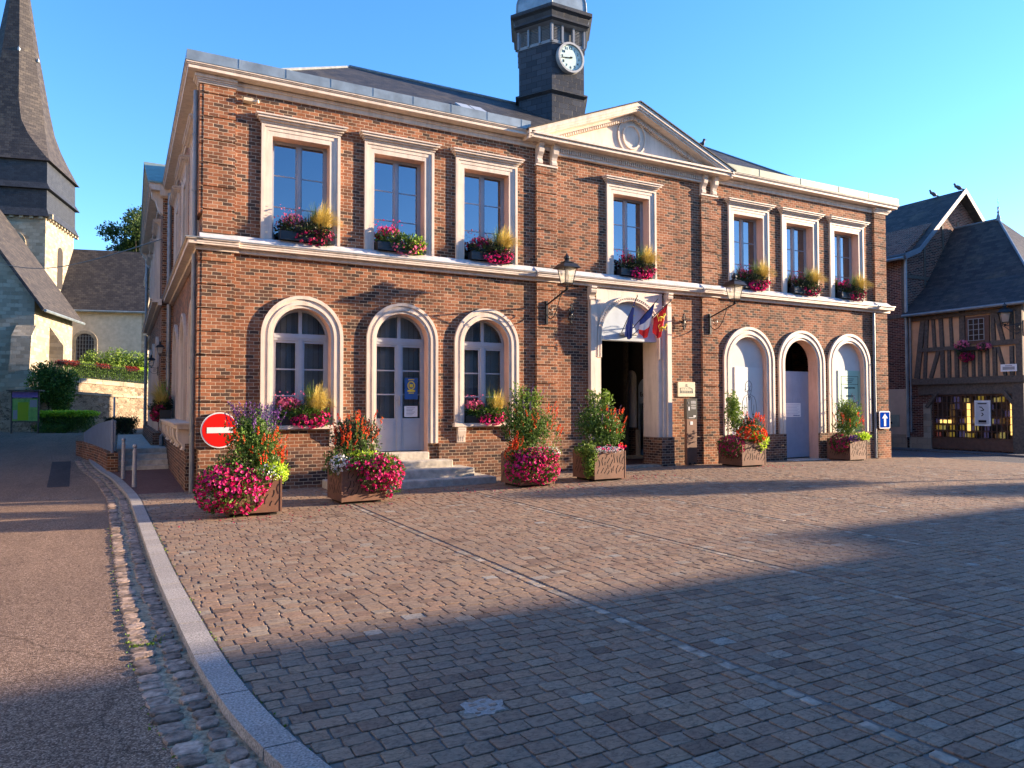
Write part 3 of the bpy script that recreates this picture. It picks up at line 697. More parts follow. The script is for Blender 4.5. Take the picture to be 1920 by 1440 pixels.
# pilasters made of grooved blocks
def pilaster(x0, x1, p, z0=.0, z1=7.93):
    mb = MB(); zz = z0
    if z0 < .5: mb.box(x0-.035, x1+.035, -p-.04, -.001, -.1, .84); zz = .84
    while zz < z1-.1:
        t = min(zz+.455, z1)
        if zz < 4.68 < t: t = 4.68
        mb.box(x0, x1, -p, -.001, zz+.012, t-.012)
        mb.box(x0+.02, x1-.02, -p+.03, -.001, zz, t)
        zz = t
        if abs(zz-4.68) < .01:
            mb.build('pilaster', MT['brick'], hall); mb = MB(); zz = 5.03
    mb.build('pilaster', MT['brick'], hall)
pilaster(0, .58, .08); pilaster(7.45, 8.03, .08, 0, 7.5); pilaster(12.72, 13.30, .08, 0, 7.5); pilaster(20.12, 20.7, .08)
# side returns of the corner pilaster
mb = MB(); zz = .84
while zz < 7.9:
    t = min(zz+.455, 7.93)
    if not (4.6 < zz < 5.0): mb.box(-.07, -.001, -.07, .58, zz+.012, t-.012)
    elif mb.v: mb.build('pilaster', MT['brick'], hall); mb = MB()
    zz = t
mb.build('pilaster', MT['brick'], hall)
# cornice
mb = MB()
def band(p, z0, z1, q=None):
    """band all round the roofline, q = pavilion extra"""
    mb.box(-p, Lh+p, -p, Dh+p, z0, z1)
band(.04, 7.93, 8.02); band(.075, 8.02, 8.085); band(.30, 8.10, 8.17); band(.325, 8.17, 8.19); band(.345, 8.19, 8.215)
for (a, b) in ((-.0, .6), (20.1, 20.7)):
    for p, z0, z1 in ((.10, 7.93, 7.96), (.115, 7.962, 7.99), (.14, 7.992, 8.02), (.17, 8.022, 8.09)):
        mb.box(a-(p if a < 1 else 0), b+(p if b > 20 else 0), -p, .2, z0+.001, z1)
mb.box(-.65, 0, 8.6, 19.4, 8.10, 8.175); mb.box(-.69, 0, 8.56, 19.44, 8.175, 8.216); mb.box(-.38, 0, 8.85, 19.15, 7.93, 8.09)
mb.build('cornice', MT['trim'], hall, bevel=.006)
mb = MB()
mb.box(-.355, 7.15, -.355, .6, 8.22, 8.235); mb.box(-.33, 7.15, -.33, .3, 8.235, 8.43)
mb.box(-.355, .6, -.30, 8.6, 8.219, 8.234); mb.box(-.332, .3, .3, Dh+.3, 8.2342, 8.428)
mb.box(-.7, .3, 8.55, 19.45, 8.22, 8.24)
for k in range(8): mb.box(.9*k+.6, .9*k+.615, -.336, -.33, 8.235, 8.432)
mb.build('roof_gutter', MT['zinc'], hall)
mb = MB(); mb.box(13.45, Lh+.355, -.355, .6, 8.22, 8.235); mb.box(13.45, Lh+.33, -.33, .3, 8.235, 8.43); mb.box(Lh-.3, Lh+.33, .3, Dh+.3, 8.235, 8.43)
for x in (14.7, 16.4, 18.1, 19.5): mb.box(x, x+.03, -.337, -.33, 8.235, 8.435)
mb.build('roof_gutter', MT['copper'], hall)
# string course between the floors
mb = MB()
def course(x0, x1, p0, z=0):
    mb.box(x0, x1, -p0*.38, -.001, 4.68, 4.76); mb.box(x0, x1, -p0*.85, -.001, 4.762, 4.80); mb.box(x0, x1, -p0*.9, -.001, 4.80, 4.845); mb.box(x0, x1, -p0, -.001, 4.847, 4.87)
course(.66, 7.38, .22); course(8.1, 12.65, .22); course(13.37, 20.06, .22)
for a, b in ((-.12, .66), (7.38, 8.1), (12.65, 13.37), (20.06, 20.82)): course(a, b, .30)
for z0, z1, p in ((4.68, 4.76, .11), (4.762, 4.845, .26), (4.847, 4.87, .3)):
    mb.box(-p, -.001, -p if p > .2 else -.11, 8.75, z0, z1); mb.box(-p-.3, -.301, 8.75, 19.25, z0, z1); mb.box(-p, -.001, 19.25, Dh, z0, z1)
mb.build('string_course', MT['trim'], hall, bevel=.005)
mb = MB(); 
def slope(x0, x1, p): mb.hexa([(x0, -p, 4.872), (x1, -p, 4.872), (x1, -.001, 4.872), (x0, -.001, 4.872), (x0, -p, 4.885), (x1, -p, 4.885), (x1, -.045, 5.03), (x0, -.045, 5.03)])
slope(-.05, .66, .24); slope(.66, 7.38, .17); slope(7.38, 8.1, .24); slope(8.1, 12.65, .17); slope(12.65, 13.37, .24); slope(13.37, 20.06, .17); slope(20.06, 20.75, .24)
mb.box(-.2, -.001, .1, 8.8, 4.872, 4.95)
mb.build('flashing', MT['white'], hall)
mb = MB()
for a, b, p in ((-.12, .66, .31), (.66, 7.38, .23), (7.38, 8.1, .31), (8.1, 12.65, .23), (12.65, 13.37, .31), (13.37, 20.06, .23), (20.06, 20.82, .31)): mb.box(a-(.2 if a < 0 else 0), b, -p, -p+.015, 4.866, 4.888)
mb.box(-.315, -.30, -.3, 8.7, 4.866, 4.888)
mb.build('lead_edge', MT['pipe'], hall)

# upper windows -------------------------------------------------
def xfm(side, off=0):
    if side == 'front': return None
    return lambda x, y, z: (off+y, x, z)
def upper_frame(c, side='front', off=0):
    mb = MB(); hw = .585
    def L(h, t): return [(c-h, 5.03), (c-h, t), (c+h, t), (c+h, 5.03)]
    mb.ring(L(.80, 7.38), L(.74, 7.32), -.001, -.06); mb.ring(L(.74, 7.32), L(.67, 7.245), -.001, -.04); mb.ring(L(.67, 7.245), L(hw-.004, 7.147), -.001, -.028)
    for p, z0, z1, h in ((.08, 7.38, 7.42, .82), (.13, 7.42, 7.455, .85), (.18, 7.457, 7.50, .89), (.21, 7.502, 7.525, .92)): mb.box(c-h, c+h, -p, -.001, z0, z1)
    mb.hexa([(c-.92, -.21, 7.527), (c+.92, -.21, 7.527), (c+.92, -.001, 7.527), (c-.92, -.001, 7.527), (c-.92, -.21, 7.532), (c+.92, -.21, 7.532), (c+.92, -.001, 7.56), (c-.92, -.001, 7.56)])
    mb.build('window_surround', MT['trim'], hall, xf=xfm(side, off))
def upper_casement(c, side='front', off=0, bars=(6.43, 5.78)):
    mb = MB(); y0, y1 = .235, .285; a, b, z0, z1 = c-.583, c+.583, 5.032, 7.148
    mb.box(a, a+.05, y0, y1, z0, z1); mb.box(b-.05, b, y0, y1, z0, z1); mb.box(a+.05, b-.05, y0, y1, z1-.06, z1); mb.box(a+.05, b-.05, y0, y1, z0, z0+.06)
    mb.box(c-.035, c+.035, y0-.012, y1, z0+.06, z1-.06)
    for s in (-1, 1):
        x0, x1 = (a+.05, c-.035) if s < 0 else (c+.035, b-.05)
        mb.box(x0, x0+.03, y0+.006, y1-.006, z0+.06, z1-.06); mb.box(x1-.03, x1, y0+.006, y1-.006, z0+.06, z1-.06)
        for z in bars: mb.box(x0+.03, x1-.03, y0+.018, y1-.01, z-.012, z+.012)
    fr = mb.build('window', MT['upframe'], hall, xf=xfm(side, off))
    mb = MB(); mb.box(a+.05, b-.05, .262, .266, z0+.06, z1-.06); mb.build('pane', MT['upglass'], fr, xf=xfm(side, off))
    mb = MB(); mb.box(a-.1, b+.1, .55, .58, z0-.1, z1+.2); 
    mb.box(b-.35, b, .38, .42, z0, z1)
    mb.build('curtain', MT['curtain'], fr, xf=xfm(side, off))
for c in UW: upper_frame(c); upper_casement(c)
for c in SB: upper_frame(c, 's'); upper_casement(c, 's')
for c in PB: upper_frame(c, 's', -.3); upper_casement(c, 's', -.3)
for c in WB: upper_frame(c, 's'); upper_casement(c, 's')
# arched surrounds ---------------------------------------------
def arch_frame(c, hw, ow, z0, zs, side='front', off=0):
    mb = MB(); k = ow-hw
    rs = [ow, hw+k*.72, hw+k*.45, hw+k*.22, hw-.003]; ps = [.055, .04, .055, .03]
    for i in range(4): mb.ring(arch(c, rs[i], z0, zs), arch(c, rs[i+1], z0, zs), -.001, -ps[i]-.012*(i == 0))
    mb.build('arch_surround', MT['trim'], hall, xf=xfm(side, off))
for c, h, b in GLW: arch_frame(c, h, .83 if h < .59 else .82, b if b > 1 else .845, 3.10)
for c, h, b in GRW: arch_frame(c, h, 1.0, .845, 2.93)
for c in SB: arch_frame(c, .62, .85, 1.3, 3.08, 's')
for c in PB: arch_frame(c, .62, .85, .92, 3.08, 's', -.3)
for c in WB: arch_frame(c, .62, .85, .92, 3.08, 's')
def arch_casement(c, hw, z0, zs, door=False, side='front', off=0, ztr=(3.03, 3.17), blind=True):
    mb = MB(); y0, y1 = .235, .29; h = hw-.002
    mb.ring(arch(c, h, z0, zs), arch(c, h-.05, z0, zs), y1, y0)
    mb.box(c-h+.05, c+h-.05, y0-.02, y1, ztr[0], ztr[1]); mb.box(c-h+.05, c+h-.05, y0-.035, y1, ztr[0]+.05, ztr[1]-.04)
    mb.box(c-.035, c+.035, y0-.008, y1, ztr[1], zs+h-.02)
    mb.box(c-.045, c+.045, y0-.014, y1, z0+.0, ztr[0])
    zb = z0+.72 if door else z0+.06
    for s in (-1, 1):
        x0, x1 = (c-h+.05, c-.045) if s < 0 else (c+.045, c+h-.05)
        mb.box(x0, x0+.045, y0+.004, y1-.004, z0, ztr[0]); mb.box(x1-.045, x1, y0+.004, y1-.004, z0, ztr[0])
        mb.box(x0+.045, x1-.045, y0+.004, y1-.004, z0, zb); mb.box(x0+.045, x1-.045, y0+.004, y1-.004, ztr[0]-.05, ztr[0])
        if door: mb.box(x0+.07, x1-.07, y0-.006, y0+.003, z0+.08, zb-.06)
        n = 3; hh = (ztr[0]-.05-zb)/n
        for k in range(1, n): mb.box(x0+.045, x1-.045, y0+.012, y1-.01, zb+hh*k-.014, zb+hh*k+.014)
    nm = 'door' if door else 'window'
    fr = mb.build(nm, MT['joinery'], hall, xf=xfm(side, off))
    mb = MB(); mb.prism(arch(c, h-.04, zb-.02, zs), 'y', .262, .266); mb.build('pane', MT['glass'], fr, xf=xfm(side, off))
    if blind:
        mb = MB(); x = c-h
        while x < c+h:
            mb.box(x+.004, min(x+.108, c+h), .40+random.uniform(0, .02), .425, z0, 3.75); x += .112
        mb.build('blind', MT['blind'], fr, xf=xfm(side, off))
    if door:
        mb = MB(); mb.box(c+.0, c+.02, y0-.05, y0-.014, z0+1.0, z0+1.22); mb.tube([(c+.01, y0-.05, z0+1.12), (c+.01, y0-.07, z0+1.12), (c-.09, y0-.07, z0+1.12)], .01, 6); mb.build('handle', MT['signgrey'], fr)
    return fr
for c, h, b in (GLW[0], GLW[2]): arch_casement(c, h, b, 3.10)
dr = arch_casement(GLW[1][0], GLW[1][1], .68, 3.10, door=True)
for c in SB: arch_casement(c, .62, 1.3, 3.08, side='s', blind=False)
for c in PB: arch_casement(c, .62, .92, 3.08, side='s', off=-.3, blind=False)
for c in WB: arch_casement(c, .62, .92, 3.08, side='s', blind=False)
# sills
mb = MB()
for c in (GLW[0][0], GLW[2][0]):
    mb = MB(); mb.box(c-.86, c+.86, -.12, .23, 1.20, 1.279); mb.build('sill', MT['trim'], hall, bevel=.006)
def console(mb, x, w, p, z0, z1):
    """scroll bracket: side profile extruded across the width"""
    h = z1-z0; pr = [(0, z1), (-p, z1), (-p*1.0, z1-h*.12), (-p*.82, z1-h*.2), (-p*.95, z1-h*.3), (-p*.85, z1-h*.45), (-p*.5, z1-h*.6), (-p*.38, z1-h*.72), (-p*.55, z1-h*.82), (-p*.5, z1-h*.93), (-p*.25, z0), (0, z0)]
    mb.prism(pr, 'x', x-w/2, x+w/2); mb.prism([(a*.96, b) for a, b in pr[2:-1]]+[(0, z0+.01), (0, z1-h*.12)], 'x', x-w/2-.012, x+w/2+.012)
for c in (GLW[0][0], GLW[2][0]):
    for s in (-1, 1):
        mb = MB(); x = c+s*.66; mb.prism([(0, 1.2), (-.10, 1.2), (-.10, 1.1), (-.05, .95), (-.04, .85), (0, .8)], 'x', x-.1, x+.1)
        for k in (-.055, 0, .055): mb.prism([(0, 1.15), (-.107, 1.15), (-.057, .95), (-.046, .87), (0, .87)], 'x', x+k-.01, x+k+.01)
        mb.build('console', MT['trim'], hall)
# side sill on consoles
mb = MB(); mb.box(-.36, -.001, .65, 8.4, 1.22, 1.3); mb.box(-.42, -.001, .6, 8.45, 1.3, 1.34); mb.build('sill', MT['trim'], hall)
for yy in (.9, 2.2, 3.0, 4.4, 5.7, 6.5, 8.1):
    mb = MB(); h = .44; pr = [(0, 1.22), (-.34, 1.22), (-.36, 1.15), (-.34, 1.0), (-.27, .9), (-.25, .84), (-.29, .80), (-.22, .78), (-.2, .80), (0, .86)]
    mb.prism(pr, 'y', yy-.11, yy+.11); mb.build('console', MT['trim'], hall, bevel=.02)
# recessed panels of the blind arches, board door
mb = MB()
for c, h, b in (GRW[0], GRW[2]): mb = MB(); mb.prism(arch(c, h-.003, b, 2.93), 'y', .14, .2); mb.build('recess_panel', MT['panel'], hall)
c6 = GRW[1][0]
mb = MB(); x = c6-.717
while x < c6+.71:
    mb.box(x, min(x+.116, c6+.717), .34, .385, .1, 2.72); x += .12
d6 = mb.build('door', MT['door6'], hall)
mb = MB(); mb.box(c6-.75, c6+.8, -.32, .3, -.05, .07); mb.build('threshold', MT['step'], hall, bevel=.01)
# portal
mb = MB(); ow = 1.30; px0, px1 = PC-ow, PC+ow
mb.box(px0, px0+.14, -.13, -.001, .84, 4.32); mb.box(px1-.14, px1, -.13, -.001, .84, 4.32)
mb.box(px0+.15, px0+.24, -.07, -.001, .84, 4.32); mb.box(px1-.24, px1-.15, -.07, -.001, .84, 4.32)
def half(mb, sgn):
    pts = [(PC+sgn*(ow-.241), 4.66), (PC, 4.66), (PC, 3.45+.927)]
    for k in range(13):
        t = math.pi/2*(k/12); pts.append((PC+sgn*.927*math.sin(t), 3.45+.927*math.cos(t)))
    pts += [(PC+sgn*.927, .84), (PC+sgn*(ow-.241), .84)]
    q = [p for i, p in enumerate(pts) if i != 3]
    mb.prism(q, 'y', -.03, -.001)
half(mb, -1); half(mb, 1)
for r0, r1, p in ((1.055, 1.02, .085), (1.02, .965, .06), (.965, .93, .075)): mb.ring(arch(PC, r0, 2.9, 3.45), arch(PC, r1, 2.9, 3.45), -.03, -p)
for k in range(46):
    t = math.pi*(k+.5)/46; cx, cz = PC+.995*math.cos(t), 3.45+.995*math.sin(t); dx, dz = math.cos(t)*.02, math.sin(t)*.02; ex, ez = -math.sin(t)*.014, math.cos(t)*.014
    mb.prism([(cx-dx-ex, cz-dz-ez), (cx+dx-ex, cz+dz-ez), (cx+dx+ex, cz+dz+ez), (cx-dx+ex, cz-dz+ez)], 'y', -.08, -.06)
mb.build('portal', MT['trim'], hall)
for s in (-1, 1):
    mb = MB(); console(mb, PC+s*(ow-.07), .16, .2, 4.32, 4.67); mb.build('console', MT['trim'], hall)
mb = MB(); mb.ring(arch(PC, .93, .84, 3.45), arch(PC, .915, .84, 3.45), .6, -.001); mb.box(PC-.95, PC-.916, .34, .6, .84, 3.4); mb.build('portal_lining', MT['trim'], hall)
mb = MB(); mb.prism([(PC-.92, 3.4)]+arch(PC, .92, 3.42, 3.45)[1:-1]+[(PC+.92, 3.4)], 'y', .08, .14); mb.box(PC-.95, PC+.92, .03, .3, 3.36, 3.46)
mb.build('tympanum', plain('tympanum_board', (.36, .43, .49), .6, .08, 3, .05), hall)
mb = MB(); mb.box(PC-1.2, PC+1.4, -.14, .3, .02, .12); mb.build('threshold', MT['palestone'], hall)
# wooden post inside the gate
mb = MB(); mb.box(12.42, 12.52, 2.42, 2.52, .1, .95); mb.box(12.1, 12.7, 2.3, 2.6, .09, .18); mb.build('gate_stop', MT['cream'], hall)

# stone steps at the door
for (hw, p, z0, z1) in ((.62, .12, .50, .665), (1.02, .5, .35, .50), (1.36, .88, .17, .345), (1.72, 1.22, 0.0, .165)):
    mb = MB(); mb.box(4.05-hw, 4.05+hw, -p-.02, -.062 if z1 < .6 else .24, z0-.05, z1); mb.build('step', MT['step'], hall, bevel=.022)

# pediment -------------------------------------------------------
xl, xr, zb, za = 7.08, 13.62, 8.06, 9.50
mb = MB()
def rake(y0, y1, t0, t1, e=0):
    """raking member: lower and upper vertical offsets from the slope line"""
    sl = (za-zb-.16)/(C0-xl)
    for s, xe in ((-1, xl-e), (1, xr+e)):
        zl = za-sl*abs(C0-xe)
        P = [(C0, y0, za+t0), (xe, y0, zl+t0), (xe, y1, zl+t0), (C0, y1, za+t0), (C0, y0, za+t1), (xe, y0, zl+t1), (xe, y1, zl+t1), (C0, y1, za+t1)]
        mb.hexa(P)
rake(-.42, .1, -.10, -.001, .02); rake(-.39, .1, -.16, -.101); rake(-.36, .1, -.205, -.161); rake(-.12, .1, -.30, -.206, -.25)
mb.box(xl+.05, xr-.05, -.42, .3, 8.14, 8.19); mb.box(xl+.08, xr-.08, -.37, .3, 8.06, 8.139)
mb.box(8.0, 12.75, -.10, -.001, 7.84, 7.90); mb.box(8.0, 12.75, -.14, -.001, 8.0, 8.059)
mb.prism([(xl+.4, 8.19), (C0, 9.24), (xr-.4, 8.19)], 'y', -.045, .1)
# inner triangle mouldings
for dz, t in ((0, .012), (.05, .008)):
    for s in (-1, 1):
        ax, bx = C0+s*(2.35-dz*2), C0+s*.75
        mb.beam((ax, -.047, 8.32+dz*.5), (bx, -.047, 8.98-dz), .02, .02, (0, 1, 0)); mb.beam((ax, -.047, 8.32+dz*.5), (C0+s*.5, -.047, 8.32+dz*.5), .02, .02, (0, 1, 0))
for rx, rz, w_ in ((.46, .50, .04), (.30, .33, .05)):
    A = [(C0+rx*math.cos(t), 8.70+rz*math.sin(t)) for t in np.linspace(0, 2*math.pi, 41)]; B = [(C0+(rx-w_)*math.cos(t), 8.70+(rz-w_)*math.sin(t)) for t in np.linspace(0, 2*math.pi, 41)]
    mb.ring(A, B, -.04, -.085)
mb.lathe([(.05, 0), (.05, .1)], (C0, -.06, 8.15), 8)
mb.build('pediment', MT['trim'], hall)
mb = MB()
x = 8.05
while x < 12.72: mb.box(x, x+.035, -.135, -.09, 7.90, 7.998); x += .066
mb.build('dentils', MT['trim'], hall); mb = MB()
sl = (za-zb-.16)/(C0-xl); x = .04
while x < 2.75:
    for s in (-1, 1):
        X = C0+s*x; z = za-sl*x-.30; mb.hexa([(X-.018, -.16, z-.06+sl*.018*0), (X+.018, -.16, z-.06), (X+.018, -.04, z-.06), (X-.018, -.04, z-.06), (X-.018, -.16, z), (X+.018, -.16, z), (X+.018, -.04, z), (X-.018, -.04, z)])
    x += .066
mb.build('dentils', MT['trim'], hall)
mb = MB()
for s, xe in ((-1, xl-.06), (1, xr+.06)):
    zl = za-sl*abs(C0-xe); mb.hexa([(C0, -.45, za), (xe, -.45, zl), (xe, 4.2, zl), (C0, 4.2, za), (C0, -.45, za+.03), (xe, -.45, zl+.03), (xe, 4.2, zl+.03), (C0, 4.2, za+.03)])
mb.build('roof', MT['slate'], hall)
for x in (7.54, 7.95, 12.8, 13.2):
    mb = MB(); console(mb, x, .13, .2, 7.53, 8.06); mb.build('console', MT['trim'], hall)
mb = MB()
for a, b in ((7.45, 8.03), (12.72, 13.30)): mb = MB(); mb.box(a-.02, b+.02, -.1, -.001, 7.50, 7.54); mb.build('console_shelf', MT['trim'], hall)
# main roof
mb = MB(); e = .25; rx, ry, rzz = 4.1, 4.45, 11.05
A = [(e, e, 8.3), (Lh-e, e, 8.3), (Lh-e, Dh-e, 8.3), (e, Dh-e, 8.3)]
B = [(rx, ry, rzz), (Lh-rx, ry, rzz), (Lh-rx, Dh-ry, rzz), (rx, Dh-ry, rzz)]
mb.add(A+B, [(0, 1, 5, 4), (1, 2, 6, 5), (2, 3, 7, 6), (3, 0, 4, 7), (4, 5, 6, 7), (0, 3, 2, 1)])
rf = mb.build('roof', MT['slate'], hall)
mb = MB(); mb.tube([(rx, ry, rzz+.01), (Lh-rx, ry, rzz+.01)], .05, 6); mb.tube([(e, e, 8.33), (rx, ry, rzz)], .04, 6); mb.tube([(Lh-e, e, 8.33), (Lh-rx, ry, rzz)], .04, 6)
mb.build('ridge', MT['pipe'], rf)
mb = MB()
sl_ = (rzz-8.3)/(ry-e)
for x in (6.35, 6.75):
    P = []
    for zo in (.02, .07):
        for (xx, yy) in ((x, 1.35), (x+.34, 1.35), (x+.34, 2.3), (x, 2.3)): P.append((xx, yy, 8.3+sl_*(yy-e)+zo))
    mb.hexa(P)
mb.build('skylight', MT['joinery'], rf)
# side pavilion pediment and roof
mb = MB(); yc, hy, zp = 14.0, 5.5, 10.45
sv_ = (zp-8.25)/hy
for s in (-1, 1):
    ye = yc+s*hy
    for x0, t0, t1 in ((-.68, -.12, 0), (-.62, -.2, -.121), (-.4, -.34, -.201)):
        mb.hexa([(x0, yc, zp+t0), (x0, ye, 8.25+t0), (.3, ye, 8.25+t0), (.3, yc, zp+t0), (x0, yc, zp+t1), (x0, ye, 8.25+t1), (.3, ye, 8.25+t1), (.3, yc, zp+t1)])
mb.prism([(yc-5.2, 8.22), (yc, zp-.3), (yc+5.2, 8.22)], 'x', -.33, .2)
mb.build('side_pediment', MT['trim'], hall)
mb = MB()
for s in (-1, 1):
    ye = yc+s*(hy+.05); mb.hexa([(-.72, yc, zp+.002), (-.72, ye, 8.24), (5, ye, 8.24), (5, yc, zp+.002), (-.72, yc, zp+.05), (-.72, ye, 8.29), (5, ye, 8.29), (5, yc, zp+.05)])
mb.build('roof', MT['copper'], hall)
for yy in (9.05, 18.95):
    mb = MB(); mb.prism([(-.3, 8.1), (-.62, 8.1), (-.6, 7.95), (-.5, 7.85), (-.45, 7.65), (-.38, 7.5), (-.3, 7.45)], 'y', yy-.15, yy+.15); mb.build('console', MT['trim'], hall)
# downpipes
mb = MB()
mb.tube([(-.11, .28, 4.66), (-.11, .28, .0)], .05, 10); mb.tube([(-.11, .28, 7.9), (-.11, .28, 5.0)], .05, 10);
for z in (7.0, 5.9, 4.0, 2.4, 1.1): mb.lathe([(.062, 0), (.062, .04)], (-.11, .28, z), 10)
mb.build('downpipe', MT['pipe'], hall)
mb = MB(); mb.tube([(-.13, 8.5, 8.0), (-.13, 8.5, 4.9)], .06, 8); mb.tube([(-.13, 8.3, 4.66), (-.13, 8.3, 1.0), (-.3, 8.0, .8), (-.3, 8.0, .5)], .06, 8); mb.build('downpipe', MT['pipe'], hall)
mb = MB(); mb.tube([(-.43, 19.2, 8.0), (-.43, 19.2, 4.9)], .06, 8); mb.tube([(-.43, 19.2, 4.66), (-.43, 19.2, .6)], .06, 8); mb.build('downpipe', MT['pipe'], hall)
mb = MB(); mb.tube([(20.02, -.07, 4.66), (20.02, -.07, .0)], .045, 10)
mb.box(19.97, 20.08, -.085, -.03, 4.3, 7.9) if False else None
for z in (4.2, 3.0, 1.9, .9): mb.lathe([(.055, 0), (.055, .035)], (20.02, -.07, z), 10)
mb.build('downpipe', MT['pipe'], hall)
# ornamental wall anchors
def anchor(x, z, h):
    mb = MB(); mb.beam((x, -.09, z-h/2), (x, -.09, z+h/2), .03, .03, (0, 1, 0))
    for s in (-1, 1):
        pts = [(x, -.09, z+s*.02), (x+.07, -.09, z+s*.07), (x+.05, -.09, z+s*.14), (x, -.09, z+s*.12)]; mb.tube(pts, .016, 6); mb.tube([(2*x-a, b, c_) for a, b, c_ in pts], .016, 6)
        mb.tube([(x-.04, -.09, z+s*h*.42), (x, -.09, z+s*h*.52), (x+.04, -.09, z+s*h*.42)], .014, 6)
    mb.lathe([(.03, 0), (.03, .05)], (x, -.09, z-.025), 8); mb.box(x-.02, x+.02, -.09, -.001, z-.03, z+.03)
    mb.build('wall_anchor', MT['black'], hall)
anchor(8.43, 3.94, .46); anchor(12.05, 3.94, .42)
mb = MB(); mb.box(.72, .9, -.16, -.001, 7.72, 7.78); mb.tube([(.9, -.1, 7.75), (1.0, -.16, 7.74)], .035, 8); mb.build('spotlight', MT['cream'], hall)
# skirt of the clock tower: hexagonal
def hexr(R_, z): return [(C0+R_*math.cos(R(60*k)), 3.987+R_*math.sin(R(60*k)), z) for k in range(6)]
def hexlathe(mb, prof, rot=0): mb.lathe(prof, (C0, 3.987, 0), 6, rot)
TWR = tw = None
mb = MB(); hexlathe(mb, [(1.14, 9.2), (1.14, 10.96)]); mb_ = MB(); tw = mb.build('tower', MT['tower_slate'], hall)
mb = MB(); hexlathe(mb, [(1.14, 11.06), (1.14, 12.47)]); mb.build('tower_shaft', MT['tower_slate'], tw)
mb = MB(); hexlathe(mb, [(1.14, 10.93), (1.22, 10.98), (1.26, 11.0), (1.26, 11.05), (1.145, 11.1)]); mb.build('moulding', MT['cladding'], tw)
mb = MB(); hexlathe(mb, [(1.16, 12.47), (1.17, 12.55), (.95, 12.56), (.95, 13.0), (1.17, 13.02), (1.3, 13.06)])
for k in range(6):
    a0, a1 = R(60*k), R(60*(k+1)); p = Vector((C0+1.14*math.cos(a0), 3.987+1.14*math.sin(a0), 0)); q = Vector((C0+1.14*math.cos(a1), 3.987+1.14*math.sin(a1), 0))
    for t in (0.0, .31, .655, 1.0):
        c = p.lerp(q, t); mb.beam((c.x, c.y, 12.5), (c.x, c.y, 13.04), .1, .07, (q-p))
mb.build('louvre_frame', plain('louvre_paint', (.13, .15, .18), .45, .08), tw)
mb = MB()
for k in range(6):
    a0, a1 = R(60*k), R(60*(k+1)); p = Vector((C0+1.10*math.cos(a0), 3.987+1.10*math.sin(a0), 0)); q = Vector((C0+1.10*math.cos(a1), 3.987+1.10*math.sin(a1), 0)); out = Vector((math.cos((a0+a1)/2), math.sin((a0+a1)/2), 0))
    for (t0, t1) in ((.05, .27), (.36, .60), (.71, .95)):
        if k == 4 and t0 == .36: continue
        for j in range(10):
            z = 12.56+j*.046; a = p.lerp(q, t0); b = p.lerp(q, t1)
            mb.hexa([a+Vector((0, 0, z+.03)), b+Vector((0, 0, z+.03)), b+out*.05+Vector((0, 0, z)), a+out*.05+Vector((0, 0, z)), a+Vector((0, 0, z+.04)), b+Vector((0, 0, z+.04)), b+out*.05+Vector((0, 0, z+.01)), a+out*.05+Vector((0, 0, z+.01))])
mb.build('louvres', plain('louvre_slats', (.26, .27, .28), .5, .05), tw)
mb = MB(); hexlathe(mb, [(1.12, 13.02), (1.2, 13.06), (1.27, 13.10), (1.34, 13.14), (1.34, 13.2), (1.27, 13.22), (1.33, 13.36), (1.43, 13.42), (1.43, 13.52), (1.2, 13.6)]); mb.build('tower_cornice', MT['cladding'], tw)
mb = MB(); hexlathe(mb, [(1.22, 13.58), (1.2, 13.9), (1.1, 14.25), (.9, 14.6), (.6, 14.9), (.3, 15.1), (.12, 15.5), (.02, 16.3)]); dm = mb.build('dome', MT['zinc'], tw)
mb = MB()
for k in range(6):
    mb.tube([(C0+r*math.cos(R(60*k)), 3.987+r*math.sin(R(60*k)), z) for r, z in ((1.22, 13.58), (1.2, 13.9), (1.1, 14.25), (.9, 14.6), (.6, 14.9), (.3, 15.1))], .03, 6)
mb.build('dome_rib', MT['pipe'], tw)
# clock
cky = 3.0
mb = MB(); cx, cz, cr = 10.37, 12.07, .455
A = [(cx+cr*math.cos(t), cz+cr*math.sin(t)) for t in np.linspace(0, 2*math.pi, 49)]; B = [(cx+(cr-.06)*math.cos(t), cz+(cr-.06)*math.sin(t)) for t in np.linspace(0, 2*math.pi, 49)]
mb.ring(A, B, cky-.001, cky-.16); ck = mb.build('clock', MT['signgrey'], hall)
mb = MB(); mb.prism([(cx+(cr-.058)*math.cos(t), cz+(cr-.058)*math.sin(t)) for t in np.linspace(0, 2*math.pi, 48, endpoint=False)], 'y', cky-.11, cky-.02); mb.build('dial', MT['dial'], ck)
for k in range(1, 13):
    t = R(90-30*k); text('numeral', str(k), (cx+.29*math.cos(t), cky-.113, cz+.29*math.sin(t)), .115, MT['ink'], ck)
mb = MB()
for k in range(60):
    t = R(6*k); r0 = .36 if k % 5 else .35; mb.beam((cx+r0*math.cos(t), cky-.112, cz+r0*math.sin(t)), (cx+.375*math.cos(t), cky-.112, cz+.375*math.sin(t)), .006, .006, (0, 1, 0))
mb.build('minute_marks', MT['ink'], ck)
mb = MB(); t = R(90-6*43.5); mb.beam((cx-.06*math.cos(t), cky-.13, cz-.06*math.sin(t)), (cx+.34*math.cos(t), cky-.13, cz+.34*math.sin(t)), .01, .03, (0, 1, 0)); t = R(90-30*7-30*.72-0)
t = R(90-30*8.72); mb.beam((cx-.04*math.cos(t), cky-.125, cz-.04*math.sin(t)), (cx+.22*math.cos(t), cky-.125, cz+.22*math.sin(t)), .008, .035, (0, 1, 0))
mb.lathe([(.0, 0)]*0+[(.03, -.02), (.03, .02)], (cx, cky-.13, cz), 8); mb.build('hands', MT['ink'], ck)

